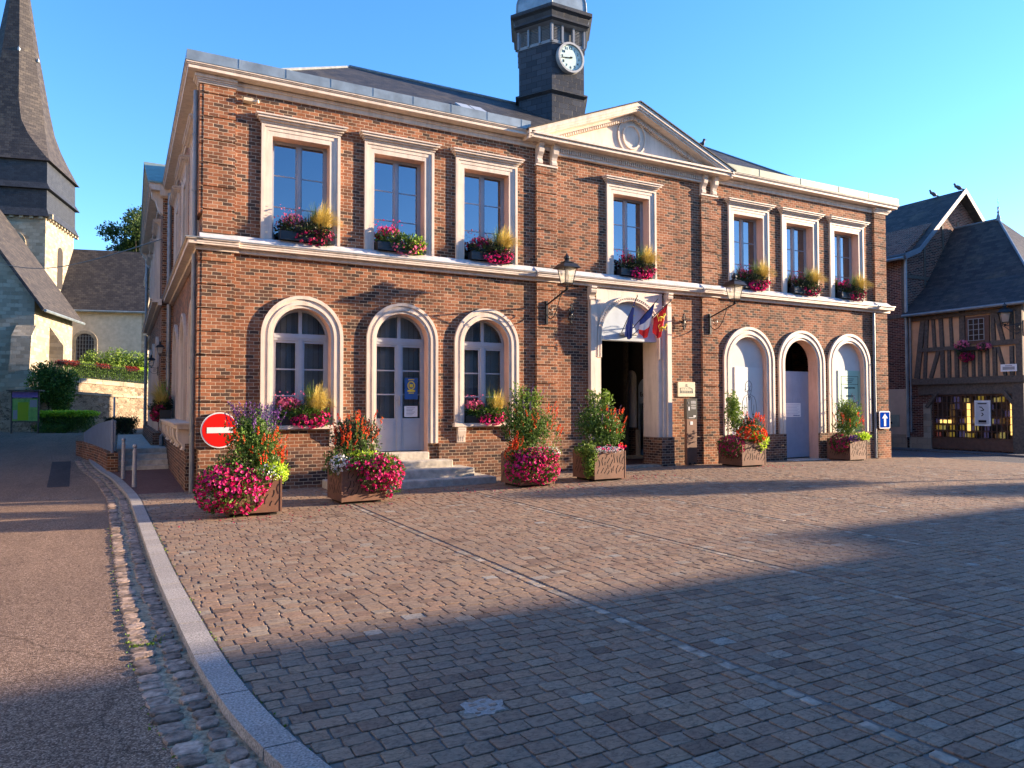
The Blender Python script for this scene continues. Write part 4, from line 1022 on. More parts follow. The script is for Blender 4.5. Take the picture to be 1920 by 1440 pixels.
# ------------------------------------------------------------------ things on the hall
def lantern(name, x, y0, zarm, out, zl, label, group='wall lanterns on the town hall', sc=1.0, dirv=(0, -1)):
    """scrolled bracket from the wall point (x,y0), lantern hung out on it"""
    t = empty(name, (x, y0, zarm), label, 'wall lantern', group, rz=math.atan2(dirv[0], -dirv[1]))
    mb = MB(); mb.box(-.025, .025, -.05, 0, -.42, .12); mb.box(-.04, .04, -.02, 0, -.44, -.36); mb.box(-.04, .04, -.02, 0, .05, .13)
    dz = zl-zarm
    mb.beam((0, -.03, .03), (0, -out, dz-.05), .03, .03)
    sp = [(0, -.05-.0, -.3)]
    for k in range(20):
        a = R(250-k*30); r = .11*(1-k/24); sp.append((0, -.2+r*math.cos(a), -.12+r*math.sin(a)))
    mb.tube(sp[1:], .010, 5)
    mb.tube([(0, -.05, -.2), (0, -.1, -.28), (0, -.22, -.33), (0, -.36, -.28), (0, -.5, -.13), (0, -.66, dz*.6), (0, -.78, dz*.8)], .012, 5)
    mb.tube([(0, -.66+.07*math.cos(R(a)), dz*.6+.02+.07*math.sin(R(a))) for a in range(0, 300, 30)], .009, 5)
    mb.build('bracket', MT['black'], t)
    mb = MB(); b = (0, -out, dz)
    def sq(r0, z0, r1, z1):
        P = [(s*r0, -out+q*r0, dz+z0) for s, q in ((-1, -1), (1, -1), (1, 1), (-1, 1))]+[(s*r1, -out+q*r1, dz+z1) for s, q in ((-1, -1), (1, -1), (1, 1), (-1, 1))]; mb.hexa(P)
    mb.lathe([(.03, -.06), (.045, -.04), (.03, -.02), (.05, 0), (.02, .03)], b, 8)
    for s, q in ((-1, -1), (1, -1), (1, 1), (-1, 1)):
        mb.tube([(0, -out, dz-.0), (s*.07, -out+q*.07, dz+.01), (s*.1, -out+q*.1, dz+.08)], .009, 5)
        mb.tube([(s*.10, -out+q*.10, dz+.08), (s*.155, -out+q*.155, dz+.42)], .010, 5)
    sq(.105, .07, .108, .09); sq(.18, .415, .235, .43); sq(.235, .431, .16, .53); sq(.16, .531, .07, .56); sq(.13, .56, .12, .575)
    mb.lathe([(.06, .56), (.07, .60), (.05, .63), (.075, .66), (.07, .70), (.03, .74), (.01, .78)], b, 10)
    mb.build('lantern_cage', MT['black'], t)
    mb = MB(); r0, r1 = .095, .148; zz0, zz1 = dz+.09, dz+.415
    for (a, c) in (((-1, -1), (1, -1)), ((1, -1), (1, 1)), ((1, 1), (-1, 1)), ((-1, 1), (-1, -1))):
        mb.add([(a[0]*r0, -out+a[1]*r0, zz0), (c[0]*r0, -out+c[1]*r0, zz0), (c[0]*r1, -out+c[1]*r1, zz1), (a[0]*r1, -out+a[1]*r1, zz1)], [(0, 1, 2, 3)])
    mb.build('lamp_glass', MT['lampglass'], t, recalc=False)
    mb = MB(); mb.lathe([(.03, .28), (.05, .33), (.05, .42)], b, 10); mb.build('bulb_holder', MT['signwhite'], t)
    if sc != 1: t.scale = (sc,)*3
    return t
lantern('wall_lantern', 7.71, -.08, 4.08, .94, 4.42, 'black lantern on a scrolled arm left of the arched gateway')
lantern('wall_lantern', 12.97, -.08, 4.08, .94, 4.42, 'black lantern on a scrolled arm right of the arched gateway')
lantern('wall_lantern', -.02, 7.9, 3.1, .7, 3.2, 'black lantern hanging on the shaded side wall, nearer of two', sc=.5, dirv=(-1, 0))
lantern('wall_lantern', -.32, 10.0, 2.85, .4, 2.95, 'black lantern hanging on the shaded side wall, farther of two', sc=.5, dirv=(-1, 0))

# flags
def flag(x0, z0, x1, y1, z1, label, build):
    t = empty('flag', (x0, -.1, z0), label, 'flag', 'flags over the gateway')
    mb = MB(t.location); mb.tube([(x0, -.1, z0), (x1, y1, z1)], .011, 6); mb.lathe([(.0, 0)]*0+[(.018, 0), (.005, .05)], (x1, y1, z1), 6); mb.build('pole', MT['black'], t)
    build(t); return t
def cloth(t, p0, p1, drop, cols, folds=3, amp=.05, seg=18, rows=16, split='v', taper=.55):
    """hanging cloth: hoist line p0->p1 along the pole, cloth falls down; cols across"""
    p0 = Vector(p0)-t.location; p1 = Vector(p1)-t.location; vs = []; fs = []; ms = []
    for j in range(rows+1):
        v = j/rows
        for i in range(seg+1):
            u = i/seg; b = p0.lerp(p1, u); top = b
            x = b.x*(1-v)+(p0.x+(b.x-p0.x)*taper)*v; y = b.y*(1-v*.5)+p0.y*v*.5+amp*v*math.sin(u*folds*math.pi*2+v*2)
            z = top.z-drop*v*(.78+.22*u)
            z = (top.z)*(1-v)+v*(p0.z-drop*(.72+.28*math.sin(u*math.pi)))
            vs.append((x+amp*.3*v*math.sin(v*6+u*3), y, z))
    for j in range(rows):
        for i in range(seg):
            fs.append((j*(seg+1)+i, j*(seg+1)+i+1, (j+1)*(seg+1)+i+1, (j+1)*(seg+1)+i))
            q = (j/rows if split == 'h' else i/seg); ms.append(min(len(cols)-1, int(q*len(cols))))
    me = bpy.data.meshes.new('cloth'); me.from_pydata(vs, [], fs)
    for c in cols: me.materials.append(c)
    me.polygons.foreach_set('material_index', ms); me.polygons.foreach_set('use_smooth', [True]*len(fs)); me.update(); boxuv(me)
    o = bpy.data.objects.new('cloth', me); COL.objects.link(o); o.parent = t; return o
def eu(t):
    cloth(t, (PC-.30, -.22, 3.70), (PC-.18, -.46, 4.34), .34, [MT['fblue']], 3, .025, taper=1.1)
    mb = MB(t.location)
    for k, (dx, z) in enumerate(((.02, 4.18), (.05, 3.95), (.0, 3.72), (.1, 3.62), (.12, 3.45))):
        cxx, cyy = PC-.24+dx*.7, -.40; s5 = []
        for i in range(10):
            a = R(90+36*i); r = .026 if i % 2 == 0 else .011; s5.append((cxx+r*math.cos(a), z+r*math.sin(a)))
        mb.prism(s5, 'y', cyy-.06, cyy-.055)
    mb.build('star', MT['gold'], t)
flag(PC-.33, 3.55, PC-.13, -.50, 4.44, 'blue flag with gold stars, leftmost over the gateway', eu)
def fr(t): cloth(t, (PC+.06, -.34, 3.86), (PC+.30, -.66, 4.30), .46, [MT['fblue'], MT['fwhite'], MT['fred']], 2, .03, split='h', taper=.75)
flag(PC-.16, 3.5, PC+.35, -.73, 4.38, 'blue white and red flag in the middle over the gateway', fr)
def no(t):
    cloth(t, (PC+.38, -.5, 3.92), (PC+.62, -.78, 4.26), .52, [MT['fred']], 2, .035, taper=.7)
    for (ox, oz) in ((.42, 3.88), (.46, 3.62)):
        mb = MB(t.location); bx, bz, by = PC+ox, oz, -.74
        mb.tube([(bx-.08, by, bz), (bx-.02, by-.02, bz+.04), (bx+.06, by-.02, bz+.03), (bx+.1, by-.02, bz+.09)], [.014, .024, .026, .02], 6)
        mb.tube([(bx-.06, by, bz), (bx-.08, by-.01, bz-.07)], .01, 5); mb.tube([(bx, by-.01, bz+.02), (bx-.01, by-.02, bz-.06)], .01, 5); mb.tube([(bx+.06, by-.02, bz+.02), (bx+.1, by-.02, bz-.03)], .01, 5)
        mb.tube([(bx-.08, by, bz), (bx-.12, by, bz+.07), (bx-.07, by-.01, bz+.12)], .008, 5); mb.lathe([(.03, -.02), (.034, .0), (.02, .03)], (bx+.11, by-.02, bz+.11), 8)
        mb.build('leopard', MT['gold'], t)
flag(PC-.05, 3.45, PC+.67, -.85, 4.34, 'red flag with golden beasts, rightmost over the gateway', no)
mb = MB(); mb.box(PC-.28, PC+.18, -.14, -.001, 3.44, 3.5) if False else mb.box(PC-.28, PC+.18, -.12, .07, 3.50, 3.56); mb.build('flag_bracket', MT['signgrey'], hall)

# signs and panels on the hall
t = empty('no_entry_sign', (.35, -.1, 1.21), 'round red no entry sign on the brick corner', 'road sign')
def disc(mb, r, y0, y1, n=48): mb.prism([(r*math.cos(a), r*math.sin(a)) for a in np.linspace(0, 2*math.pi, n, endpoint=False)], 'y', y0, y1)
mb = MB(); disc(mb, .345, -.03, 0); mb.build('rim', MT['signwhite'], t)
mb = MB(); disc(mb, .32, -.035, -.028); mb.build('disc', MT['red'], t)
mb = MB(); mb.box(-.235, .235, -.04, -.034, -.055, .055); mb.build('bar', MT['signwhite'], t)
t = empty('one_way_sign', (20.39, -.13, 1.21), 'square blue sign with white upward arrow on the right corner', 'road sign')
def rrect(w_, h, r):
    P = []
    for sx, sz, a0 in ((1, 1, 0), (-1, 1, 90), (-1, -1, 180), (1, -1, 270)):
        for k in range(5): a = R(a0+k*22.5); P.append((sx*(w_-r)+r*math.cos(a), sz*(h-r)+r*math.sin(a)))
    return P
mb = MB(); mb.prism(rrect(.27, .28, .04), 'y', -.02, 0); mb.build('rim', MT['signwhite'], t)
mb = MB(); mb.prism(rrect(.235, .245, .015), 'y', -.024, -.018); mb.build('field', MT['signblue'], t)
mb = MB(); mb.prism([(-.05, -.2), (.05, -.2), (.05, .05), (.14, .05), (0, .2), (-.14, .05), (-.05, .05)], 'y', -.028, -.023); mb.build('arrow', MT['signwhite'], t)
t = empty('wall_plaque', (12.165, -.001, 2.115), 'pale engraved plaque of the hall on the brick wall', 'plaque')
mb = MB(); mb.box(-.3, .3, -.035, -.001, -.2, .2); mb.build('plate', MT['plaque'], t, bevel=.006)
mb = MB()
def ln(a, b, w_=.006): mb.beam((a[0], -.037, a[1]), (b[0], -.037, b[1]), w_, .004, (0, 1, 0))
for a, b in (((-.24, -.1), (.24, -.1)), ((-.22, -.1), (-.22, .04)), ((.22, -.1), (.2, .02)), ((-.22, .04), (.05, .07)), ((.05, .07), (.2, .02)), ((-.02, .07), (-.02, .14)), ((.02, .07), (.02, .14)), ((-.02, .14), (.02, .14)), ((-.22, -.03), (.2, -.04))): ln(a, b)
for k in range(7):
    x = -.19+k*.062; ln((x, -.09), (x, -.05)); ln((x+.02, -.09), (x+.02, -.05)); ln((x, .0), (x, .03))
mb.build('engraving', MT['timber'], t)
t = empty('information_totem', (12.04, -.32, gz(12, -.3)), 'tall rusty steel information post with black sign panel', 'information post')
mb = MB(); mb.box(-.17, .17, -.05, .05, .02, 1.24); mb.build('post', MT['corten'], t)
mb = MB(); mb.box(-.18, .18, -.06, .06, 1.24, 1.78); mb.build('sign_panel', MT['signblack'], t)
text('lettering', "i", (-.12, -.064, 1.66), .1, MT['signwhite'], t); 
mb = MB()
for z in (1.70, 1.67, 1.63, 1.58, 1.54, 1.50): mb.box(-.04, .13, -.064, -.06, z, z+.012)
mb.box(-.13, -.08, -.064, -.06, 1.46, 1.56); mb.box(.04, .13, -.064, -.06, 1.29, 1.33); mb.box(-.12, .1, -.064, -.06, 1.26, 1.275); mb.box(-.06, .03, -.056, -.05, 1.08, 1.17)
mb.build('print', MT['signwhite'], t)
mb = MB(); mb.prism([(-.14, .02), (-.02, .02), (-.08, .09)], 'y', -.055, -.05); mb.prism([(.02, .02), (.14, .02), (.08, .09)], 'y', -.055, -.05); mb.build('foot_slot', MT['slot'], t)
# drawing panel
t = empty('portrait_panel', (14.66, .139, 1.8), 'pale board with a line drawing of a bearded man in the left blind arch', 'panel')
mb = MB(); mb.box(-.56, .56, -.02, 0, -.95, .98); mb.build('board', MT['pwhite'], t)
mb = MB()
def curve(pts, w_=.009):
    for a, b in zip(pts[:-1], pts[1:]): mb.beam((a[0], -.022, a[1]), (b[0], -.022, b[1]), w_, .004, (0, 1, 0))
def ovl(cx, cz, rx, rz, a0=0, a1=360, n=16): return [(cx+rx*math.cos(R(a)), cz+rz*math.sin(R(a))) for a in np.linspace(a0, a1, n)]
curve(ovl(-.02, .42, .13, .17, -30, 215)); curve([(-.13, .36), (-.17, .33), (-.14, .27), (-.08, .3), (-.05, .22), (.0, .16), (.06, .22), (.09, .3), (.1, .36)])
curve([(-.07, .43), (-.03, .44)]); curve([(.03, .44), (.07, .43)]); curve([(.0, .42), (.015, .35), (-.01, .34)]); curve([(-.06, .31), (0, .33), (.06, .30), (0, .29), (-.06, .31)])
curve([(-.05, .2), (-.2, .12), (-.26, .0), (-.3, -.3), (-.28, -.55), (-.22, -.6)]); curve([(.05, .2), (.2, .12), (.26, .0), (.3, -.3), (.26, -.5), (.2, -.56)])
curve([(-.05, .16), (0, .1), (.05, .16), (.02, .04), (-.02, .04), (-.05, .16)]); curve([(-.1, .12), (-.08, -.2), (-.14, -.5), (-.1, -.58), (.1, -.58), (.14, -.5), (.08, -.2), (.1, .12)])
curve([(-.18, -.1), (-.16, -.5), (-.18, -.93)]); curve([(.18, -.1), (.16, -.5), (.18, -.93)]); curve([(0, -.58), (0, -.93)])
mb.build('drawing', MT['ink'], t)
# green text panel
t = empty('text_panel', (19.02, .139, 1.8), 'green printed board in the right blind arch', 'panel')
mb = MB(); mb.box(-.50, .56, -.02, 0, -.95, .98); mb.build('board', MT['pgreen'], t)
mb = MB()
for a, b in (((-.36, .8), (.44, .8)), ((-.36, .8), (-.36, -.8)), ((.44, .8), (.44, -.8)), ((-.36, .55), (.44, .55))): mb.beam((a[0], -.022, a[1]), (b[0], -.022, b[1]), .012, .004, (0, 1, 0))
for z, w_ in ((.72, .2), (.66, .16), (.61, .1)): mb.box(-w_+.04, w_+.04, -.023, -.02, z-.008, z+.008)
mb.build('border', MT['ink'], t)
text('lettering', "EXPOSITION", (.04, -.022, .43), .085, MT['ink'], t); text('lettering', "MUSÉE", (.04, -.022, .17), .09, MT['ink'], t, sx=1.3); text('lettering', "FLAUBERT", (.04, -.022, -.08), .19, MT['ink'], t, sx=.85)
# notice on board door
t = empty('notice_sheet', (c6+.02, .338, 1.55), 'white notice with lines of text on the grey board door', 'notice')
mb = MB(); mb.box(-.4, .33, -.008, 0, -.22, .2); mb.build('sheet', MT['paper'], t)
mb = MB()
for k in range(8): mb.box(-.36, .28-(k*37 % 5)*.03, -.0105, -.008, .15-k*.045, .156-k*.045)
mb.box(.0, .28, -.0105, -.008, -.19, -.17); mb.build('print', plain('print_blue', (.12, .16, .3)), t)
# posters on the glazed door
dcx = GLW[1][0]
t = empty('poster', (dcx+.29, .23, 2.06), 'blue poster with gold emblem on the glazed door', 'poster')
mb = MB(); mb.box(-.155, .155, -.004, 0, -.24, .24); mb.build('sheet', plain('poster_blue', (.02, .09, .28), .5, .2, 4), t)
mb = MB(); A = [(.09*math.cos(a), .07+.1*math.sin(a)) for a in np.linspace(0, 2*math.pi, 25)]; B = [(.065*math.cos(a), .07+.075*math.sin(a)) for a in np.linspace(0, 2*math.pi, 25)]
mb.ring(A, B, -.004, -.007); mb.box(-.04, .04, -.007, -.004, .03, .1); mb.box(-.09, .09, -.007, -.004, -.07, -.03); mb.box(-.06, .06, -.007, -.004, -.11, -.09); mb.box(-.07, .07, -.007, -.004, .19, .21); mb.build('emblem', MT['gold'], t)
t = empty('notice_sheet', (dcx+.28, .23, 1.55), 'small white notice below the blue poster on the door', 'notice')
mb = MB(); mb.box(-.15, .16, -.004, 0, -.12, .12); mb.build('sheet', MT['paper'], t)
mb = MB()
for k in range(6): mb.box(-.1, .1-(k % 3)*.03, -.0065, -.004, .08-k*.032, .086-k*.032)
mb.build('print', MT['ink'], t)

# ------------------------------------------------------------------ planters
def slots(mb, s, h, y, n, seedv):
    rnd = random.Random(seedv)
    for k in range(n):
        x = -s/2+.09+(s-.18)*k/(n-1)+rnd.uniform(-.01, .01); z = rnd.uniform(.14, .22)
        while z < h-.12:
            L = rnd.uniform(.07, .2); pts = []; z1 = min(z+L, h-.07); m_ = 5
            for i in range(m_+1):
                q = i/m_; pts.append((x+.03*(z/h)+.022*math.sin((z+(z1-z)*q)*22+k)+q*.03, z+(z1-z)*q))
            for a, b in zip(pts[:-1], pts[1:]): mb.beam((a[0], y, a[1]), (b[0], y, b[1]), .011, .004, (0, 1, 0))
            z = z1+rnd.uniform(.035, .07)
def planter(cx, cy, s, h, rz, label, plants, z=None):
    z = gz(cx, cy) if z is None else z
    t = empty('flower_planter', (cx, cy, z), label, 'planter', 'rusty steel flower planters in front of the hall', rz)
    mb = MB(); a = s/2; w_ = .025
    mb.box(-a, a, -a, -a+w_, .05, h); mb.box(-a, a, a-w_, a, .05, h); mb.box(-a, -a+w_, -a+w_, a-w_, .05, h); mb.box(a-w_, a, -a+w_, a-w_, .05, h)
    for sx in (-1, 1):
        for sy in (-1, 1): mb.box(sx*a-.02 if sx > 0 else -a-.006, sx*a+.006 if sx > 0 else -a+.02, sy*a-.02 if sy > 0 else -a-.006, sy*a+.006 if sy > 0 else -a+.02, .045, h+.002)
    bx = mb.build('box', MT['corten'], t)
    mb = MB(); slots(mb, s, h, -a-.001, 9, int(cx*10)); mb.build('cut_pattern', MT['slot'], bx)
    mb2 = MB(); slots(mb2, s, h, -a-.001, 9, int(cx*10)+5)
    mb2.build('cut_pattern', MT['slot'], bx, xf=lambda x, y, zz: (y, -x, zz))
    mb = MB(); mb.box(-a+w_, a-w_, -a+w_, a-w_, h-.08, h-.05); mb.build('soil', MT['soil'], t); mb = MB(); mb.box(-a+.06, a-.06, -a+.06, a-.06, 0, .05); mb.build('base', MT['slot'], t)
    for p in plants: p(t, h)
    return t
def F_mound(c, r, n, lm, fm, nf, fs=.05, ls=.05, nm='petunias'):
    def f(t, h):
        g = empty_child(t, nm)
        P, D = ell((c[0], c[1], h+c[2]), r, n, .55); leaves('foliage', P*1, ls, MT[lm], g, dirs=D)
        P, D = ell((c[0], c[1], h+c[2]), [q*1.06 for q in r], nf, .93); blossoms('blossoms', P, fs, MT[fm], g, out=D)
    return f
def F_casc(spec, n, lm, fm, nf, fs, ls=.055, nm='petunias'):
    def f(t, h):
        g = empty_child(t, nm); sp = [((c[0], c[1], h+c[2]), r) for c, r in spec]
        P, D = lobes(sp, n, .5); leaves('foliage', P, ls, MT[lm], g, dirs=D)
        P, D = lobes([(c, tuple(q*1.05 for q in r)) for c, r in sp], nf, .9)
        keep = P[:, 2] > .03; blossoms('blossoms', P[keep], fs, MT[fm], g, out=D[keep])
    return f
def empty_child(t, nm):
    o = bpy.data.objects.new(nm, None); COL.objects.link(o); o.parent = t; o.empty_display_size = .1; return o
def F_bush(spec, n, lm='leaf', ls=.055, nm='shrub'):
    def f(t, h):
        sp = [((c[0], c[1], h+(c[2]*1.26 if c[2] > .12 else c[2])), (r[0]*1.03, r[1]*1.03, r[2]*(1.12 if c[2] > .12 else 1))) for c, r in spec]; g = empty_child(t, nm)
        P, D = lobes(sp, n, .15); X = []
        for c, r in sp:
            if r[2] < .2: continue
            for _ in range(9):
                a = random.uniform(0, 6.28); e_ = random.uniform(.2, 1.3); L_ = random.uniform(1.0, 1.38)
                q0 = Vector((r[0]*math.cos(a)*math.cos(e_), r[1]*math.sin(a)*math.cos(e_), r[2]*math.sin(e_)))
                for k in range(12): q_ = .7+(L_-.7)*k/11; X.append((c[0]+q0.x*q_+random.uniform(-.02, .02), c[1]+q0.y*q_+random.uniform(-.02, .02), c[2]+q0.z*q_+random.uniform(-.02, .02)+.02*k/11))
        if X: P = np.concatenate([P, np.array(X)])
        leaves('foliage', P, ls, MT[lm], g, up=.5)
        mb = MB()
        for c, r in sp:
            for _ in range(5): mb.tube([(c[0]*.4, c[1]*.4, h-.06), (c[0]*.7+random.uniform(-.05, .05), c[1]*.7, (h+c[2])/2), (c[0]+random.uniform(-1, 1)*r[0]*.6, c[1]+random.uniform(-1, 1)*r[1]*.6, c[2]+random.uniform(-.2, .8)*r[2])], .005, 4)
        mb.build('stem', MT['leaf'], g)
    return f
def F_spikes(c, r, zr, n, fm, fs=.024, L=.13, nm='salvia', fk=10):
    """upright flower spikes scattered over a disc"""
    def f(t, h):
        g = empty_child(t, nm); mb = MB(); P = []; Q = []
        for _ in range(n):
            a = random.uniform(0, 6.283); q = random.random()**.5; x, y = c[0]+r*q*math.cos(a), c[1]+r*q*math.sin(a); z = h+random.uniform(*zr)*1.22
            lx, ly = (x-c[0])*.5+random.uniform(-.05, .05), (y-c[1])*.5+random.uniform(-.05, .05)
            mb.tube([(x*.85, y*.85, z-.3), (x, y, z), (x+lx*L*2, y+ly*L*2, z+L)], .003, 3)
            Q += [(x+random.uniform(-.03, .03), y+random.uniform(-.03, .03), z-random.uniform(.03, .3)) for _ in range(6)]
            for k in range(fk):
                q2 = k/fk; s_ = .022*(1-q2*.7); P.append((x+lx*L*2*q2+random.uniform(-s_, s_), y+ly*L*2*q2+random.uniform(-s_, s_), z+L*q2))
        mb.build('stem', MT['leaf'], g); blossoms('blossoms', np.array(P), fs, MT[fm], g, k=3); leaves('foliage', np.array(Q), .05, MT['leaf'], g, up=.6)
    return f
def F_dots(c, r, n, fm, fs=.03, nm='small_flowers', shell=.8):
    def f(t, h):
        P, D = ell((c[0], c[1], h+c[2]), r, n, shell); blossoms(nm, P, fs, MT[fm], t, out=D)
    return f
GP = MT
# P1: leftmost, magenta petunias spilling over the front-left corner
planter(.47, -3.15, .8, .62, R(-1), 'leftmost planter, its magenta petunias spilling over the left corner below the no entry sign', [
    F_casc([((-.5, -.3, -.2), (.33, .34, .34)), ((-.2, -.36, -.26), (.36, .3, .32)), ((-.38, -.3, -.02), (.4, .3, .2)), ((.0, -.38, -.12), (.24, .2, .2)), ((-.62, -.25, -.3), (.2, .24, .2))], 2300, 'leaf', 'magenta', 800, .06),
    F_bush([((.02, 0, .33), (.38, .36, .34)), ((.16, .05, .2), (.34, .34, .25)), ((.02, .1, .5), (.3, .3, .25)), ((-.3, -.1, .13), (.25, .28, .13))], 3300),
    F_bush([((.3, -.3, .03), (.22, .2, .16)), ((.42, -.1, -.02), (.14, .25, .18))], 700, 'lime', .055, 'sweet_potato_vine'),
    F_dots((.22, -.36, .02), (.2, .12, .14), 110, 'whitefl', .03, 'white_flowers'),
    F_spikes((0, -.1), .5, (.12, .55), 46, 'scarlet'), F_spikes((.08, .1), .4, (.52, .76), 56, 'purple', .034, .22), F_spikes((.3, -.2), .25, (.1, .3), 12, 'scarlet', .035)])
planter(2.33, -2.55, .78, .66, R(3), 'planter left of the door steps, white flowers on its left and magenta petunias hanging right', [
    F_casc([((.42, -.32, -.15), (.32, .32, .3)), ((.2, -.38, -.2), (.34, .26, .26)), ((.5, -.3, -.34), (.2, .24, .24)), ((.32, -.34, .02), (.34, .26, .16)), ((.05, -.4, -.02), (.24, .16, .12))], 2000, 'leaf', 'magenta', 700, .06),
    F_mound((.0, -.4, .02), (.34, .18, .14), 500, 'leaf', 'magenta', 80, .05),
    F_bush([((0, 0, .25), (.42, .36, .3)), ((.1, .05, .45), (.3, .3, .25)), ((-.15, 0, .35), (.3, .3, .25))], 2600, 'darkleaf'),
    F_bush([((.05, -.25, .12), (.34, .2, .12)), ((.42, -.35, .0), (.12, .1, .12))], 500, 'lime', .055, 'sweet_potato_vine'),
    F_bush([((-.42, -.15, .0), (.2, .3, .2))], 300, 'leaf'), F_dots((-.38, -.3, .02), (.2, .18, .18), 260, 'whitefl', .034, 'white_flowers', .6),
    F_spikes((.05, 0), .42, (.3, .68), 60, 'scarlet', .03), F_spikes((-.1, 0), .45, (.2, .5), 30, 'scarlet', .03)])
planter(6.1, -2.0, .8, .66, R(1), 'third planter from the left, nearly covered by magenta petunias', [
    F_casc([((-.18, -.38, -.22), (.36, .28, .34)), ((.12, -.38, -.26), (.36, .26, .34)), ((-.4, -.25, -.28), (.24, .3, .3)), ((0, -.4, -.02), (.5, .24, .16)), ((.32, -.36, -.34), (.2, .2, .24))], 2600, 'leaf', 'magenta', 900, .06),
    F_mound((-.3, -.2, .0), (.3, .3, .2), 500, 'leaf', 'scarlet', 100, .05, nm='begonias'),
    F_bush([((0, .05, .3), (.54, .42, .32)), ((-.3, .05, .5), (.32, .3, .34)), ((.3, .05, .42), (.32, .28, .3)), ((.0, .1, .45), (.3, .25, .4)), ((-.05, .1, .78), (.2, .2, .22))], 4200),
    F_bush([((-.2, 0, .85), (.2, .2, .28)), ((.2, 0, .8), (.14, .14, .22))], 420, 'brightleaf'),
    F_dots((.42, -.2, .0), (.22, .25, .16), 300, 'whitefl', .03, 'white_flowers', .5), F_bush([((.48, -.2, .0), (.2, .2, .18))], 260, 'brightleaf', .04, 'alyssum'),
    F_spikes((.2, -.1), .5, (.3, .8), 34, 'scarlet', .03), F_spikes((0, 0), .5, (.6, 1.05), 20, 'purple', .024, .18), F_spikes((-.4, -.2), .15, (.05, .3), 24, 'scarlet', .034)])
planter(7.98, -1.88, .82, .64, R(1), 'fourth planter from the left, beside the gateway, green vine trailing down its left side', [
    F_bush([((0, 0, .36), (.56, .44, .34)), ((.25, 0, .3), (.38, .36, .3)), ((-.22, 0, .5), (.34, .3, .28)), ((.15, .1, .5), (.34, .3, .28)), ((-.05, 0, .72), (.2, .2, .2))], 4800),
    F_bush([((.2, 0, .85), (.2, .2, .2)), ((-.15, 0, .85), (.16, .16, .18))], 420, 'brightleaf'),
    F_bush([((-.46, -.3, -.15), (.14, .2, .34)), ((-.46, -.1, .02), (.2, .3, .16)), ((-.5, -.32, -.42), (.1, .12, .2))], 1100, 'brightleaf', .06, 'ivy'),
    F_dots((-.05, -.42, .04), (.42, .14, .08), 220, 'whitefl', .026, 'white_flowers', .5), F_dots((0, -.44, .08), (.4, .1, .08), 24, 'magenta', .055, 'petunias'),
    F_dots((.36, -.38, .1), (.08, .1, .08), 16, 'scarlet', .05), F_spikes((.32, -.1), .26, (.3, .72), 40, 'scarlet', .03), F_spikes((0, 0), .5, (.35, .8), 18, 'purple', .024, .18)])
planter(13.2, -1.0, .84, .66, R(0), 'planter in front of the drawing panel, scarlet begonias above and crimson petunias at its left', [
    F_mound((-.52, -.12, -.12), (.3, .38, .28), 900, 'leaf', 'crimson', 300, .055),
    F_mound((.06, -.28, .18), (.44, .3, .24), 700, 'leaf', 'scarlet', 260, .07, nm='begonias'),
    F_bush([((.26, -.3, -.08), (.24, .2, .24)), ((.3, -.3, .04), (.3, .2, .12))], 900, 'lime', .075, 'sweet_potato_vine'),
    F_bush([((-.28, 0, .5), (.26, .26, .4)), ((-.3, 0, .75), (.18, .18, .3))], 1500, 'brightleaf', .06), F_bush([((.25, 0, .3), (.4, .3, .22))], 700, 'darkleaf'),
    F_spikes((.32, -.1), .3, (.3, .55), 34, 'scarlet', .035), F_dots((-.5, -.1, .08), (.15, .15, .1), 30, 'magenta', .06)])
planter(18.0, -.55, .78, .66, R(1), 'rightmost planter in front of the green board, crimson flowers at its left', [
    F_mound((-.48, -.1, -.12), (.26, .3, .26), 800, 'leaf', 'crimson', 260, .055),
    F_bush([((.1, 0, .35), (.42, .35, .32)), ((0, 0, .65), (.36, .3, .28)), ((.2, 0, .6), (.3, .28, .26))], 2900, 'brightleaf', .06), F_bush([((-.1, 0, .2), (.4, .3, .2))], 600, 'leaf'),
    F_bush([((.2, -.36, .04), (.36, .16, .1)), ((.4, -.3, .06), (.16, .2, .12))], 700, 'lime', .07, 'sweet_potato_vine'),
    F_dots((-.2, -.4, .02), (.24, .12, .1), 120, 'purple', .04), F_spikes((.05, -.1), .45, (.25, .6), 26, 'scarlet', .034), F_spikes((.0, .0), .45, (.7, 1.0), 18, 'purple', .024, .2)], z=.02)
# fallen petals
pp = [(random.gauss(x, .5), random.gauss(y, .3)) for x, y in ((5.0, -2.5), (6.4, -2.6), (9.0, -2.0), (2.5, -3.1), (.3, -3.8), (13.6, -1.7)) for _ in range(26)]
tag(blossoms('fallen_petals', np.array([(x, y, gz(x, y)+.012) for x, y in pp]), .035, MT['crimson'], out=np.tile([0, 0, 1.], (len(pp), 1))), 'crimson petals scattered on the paving below the planters', 'petals', kind='stuff')

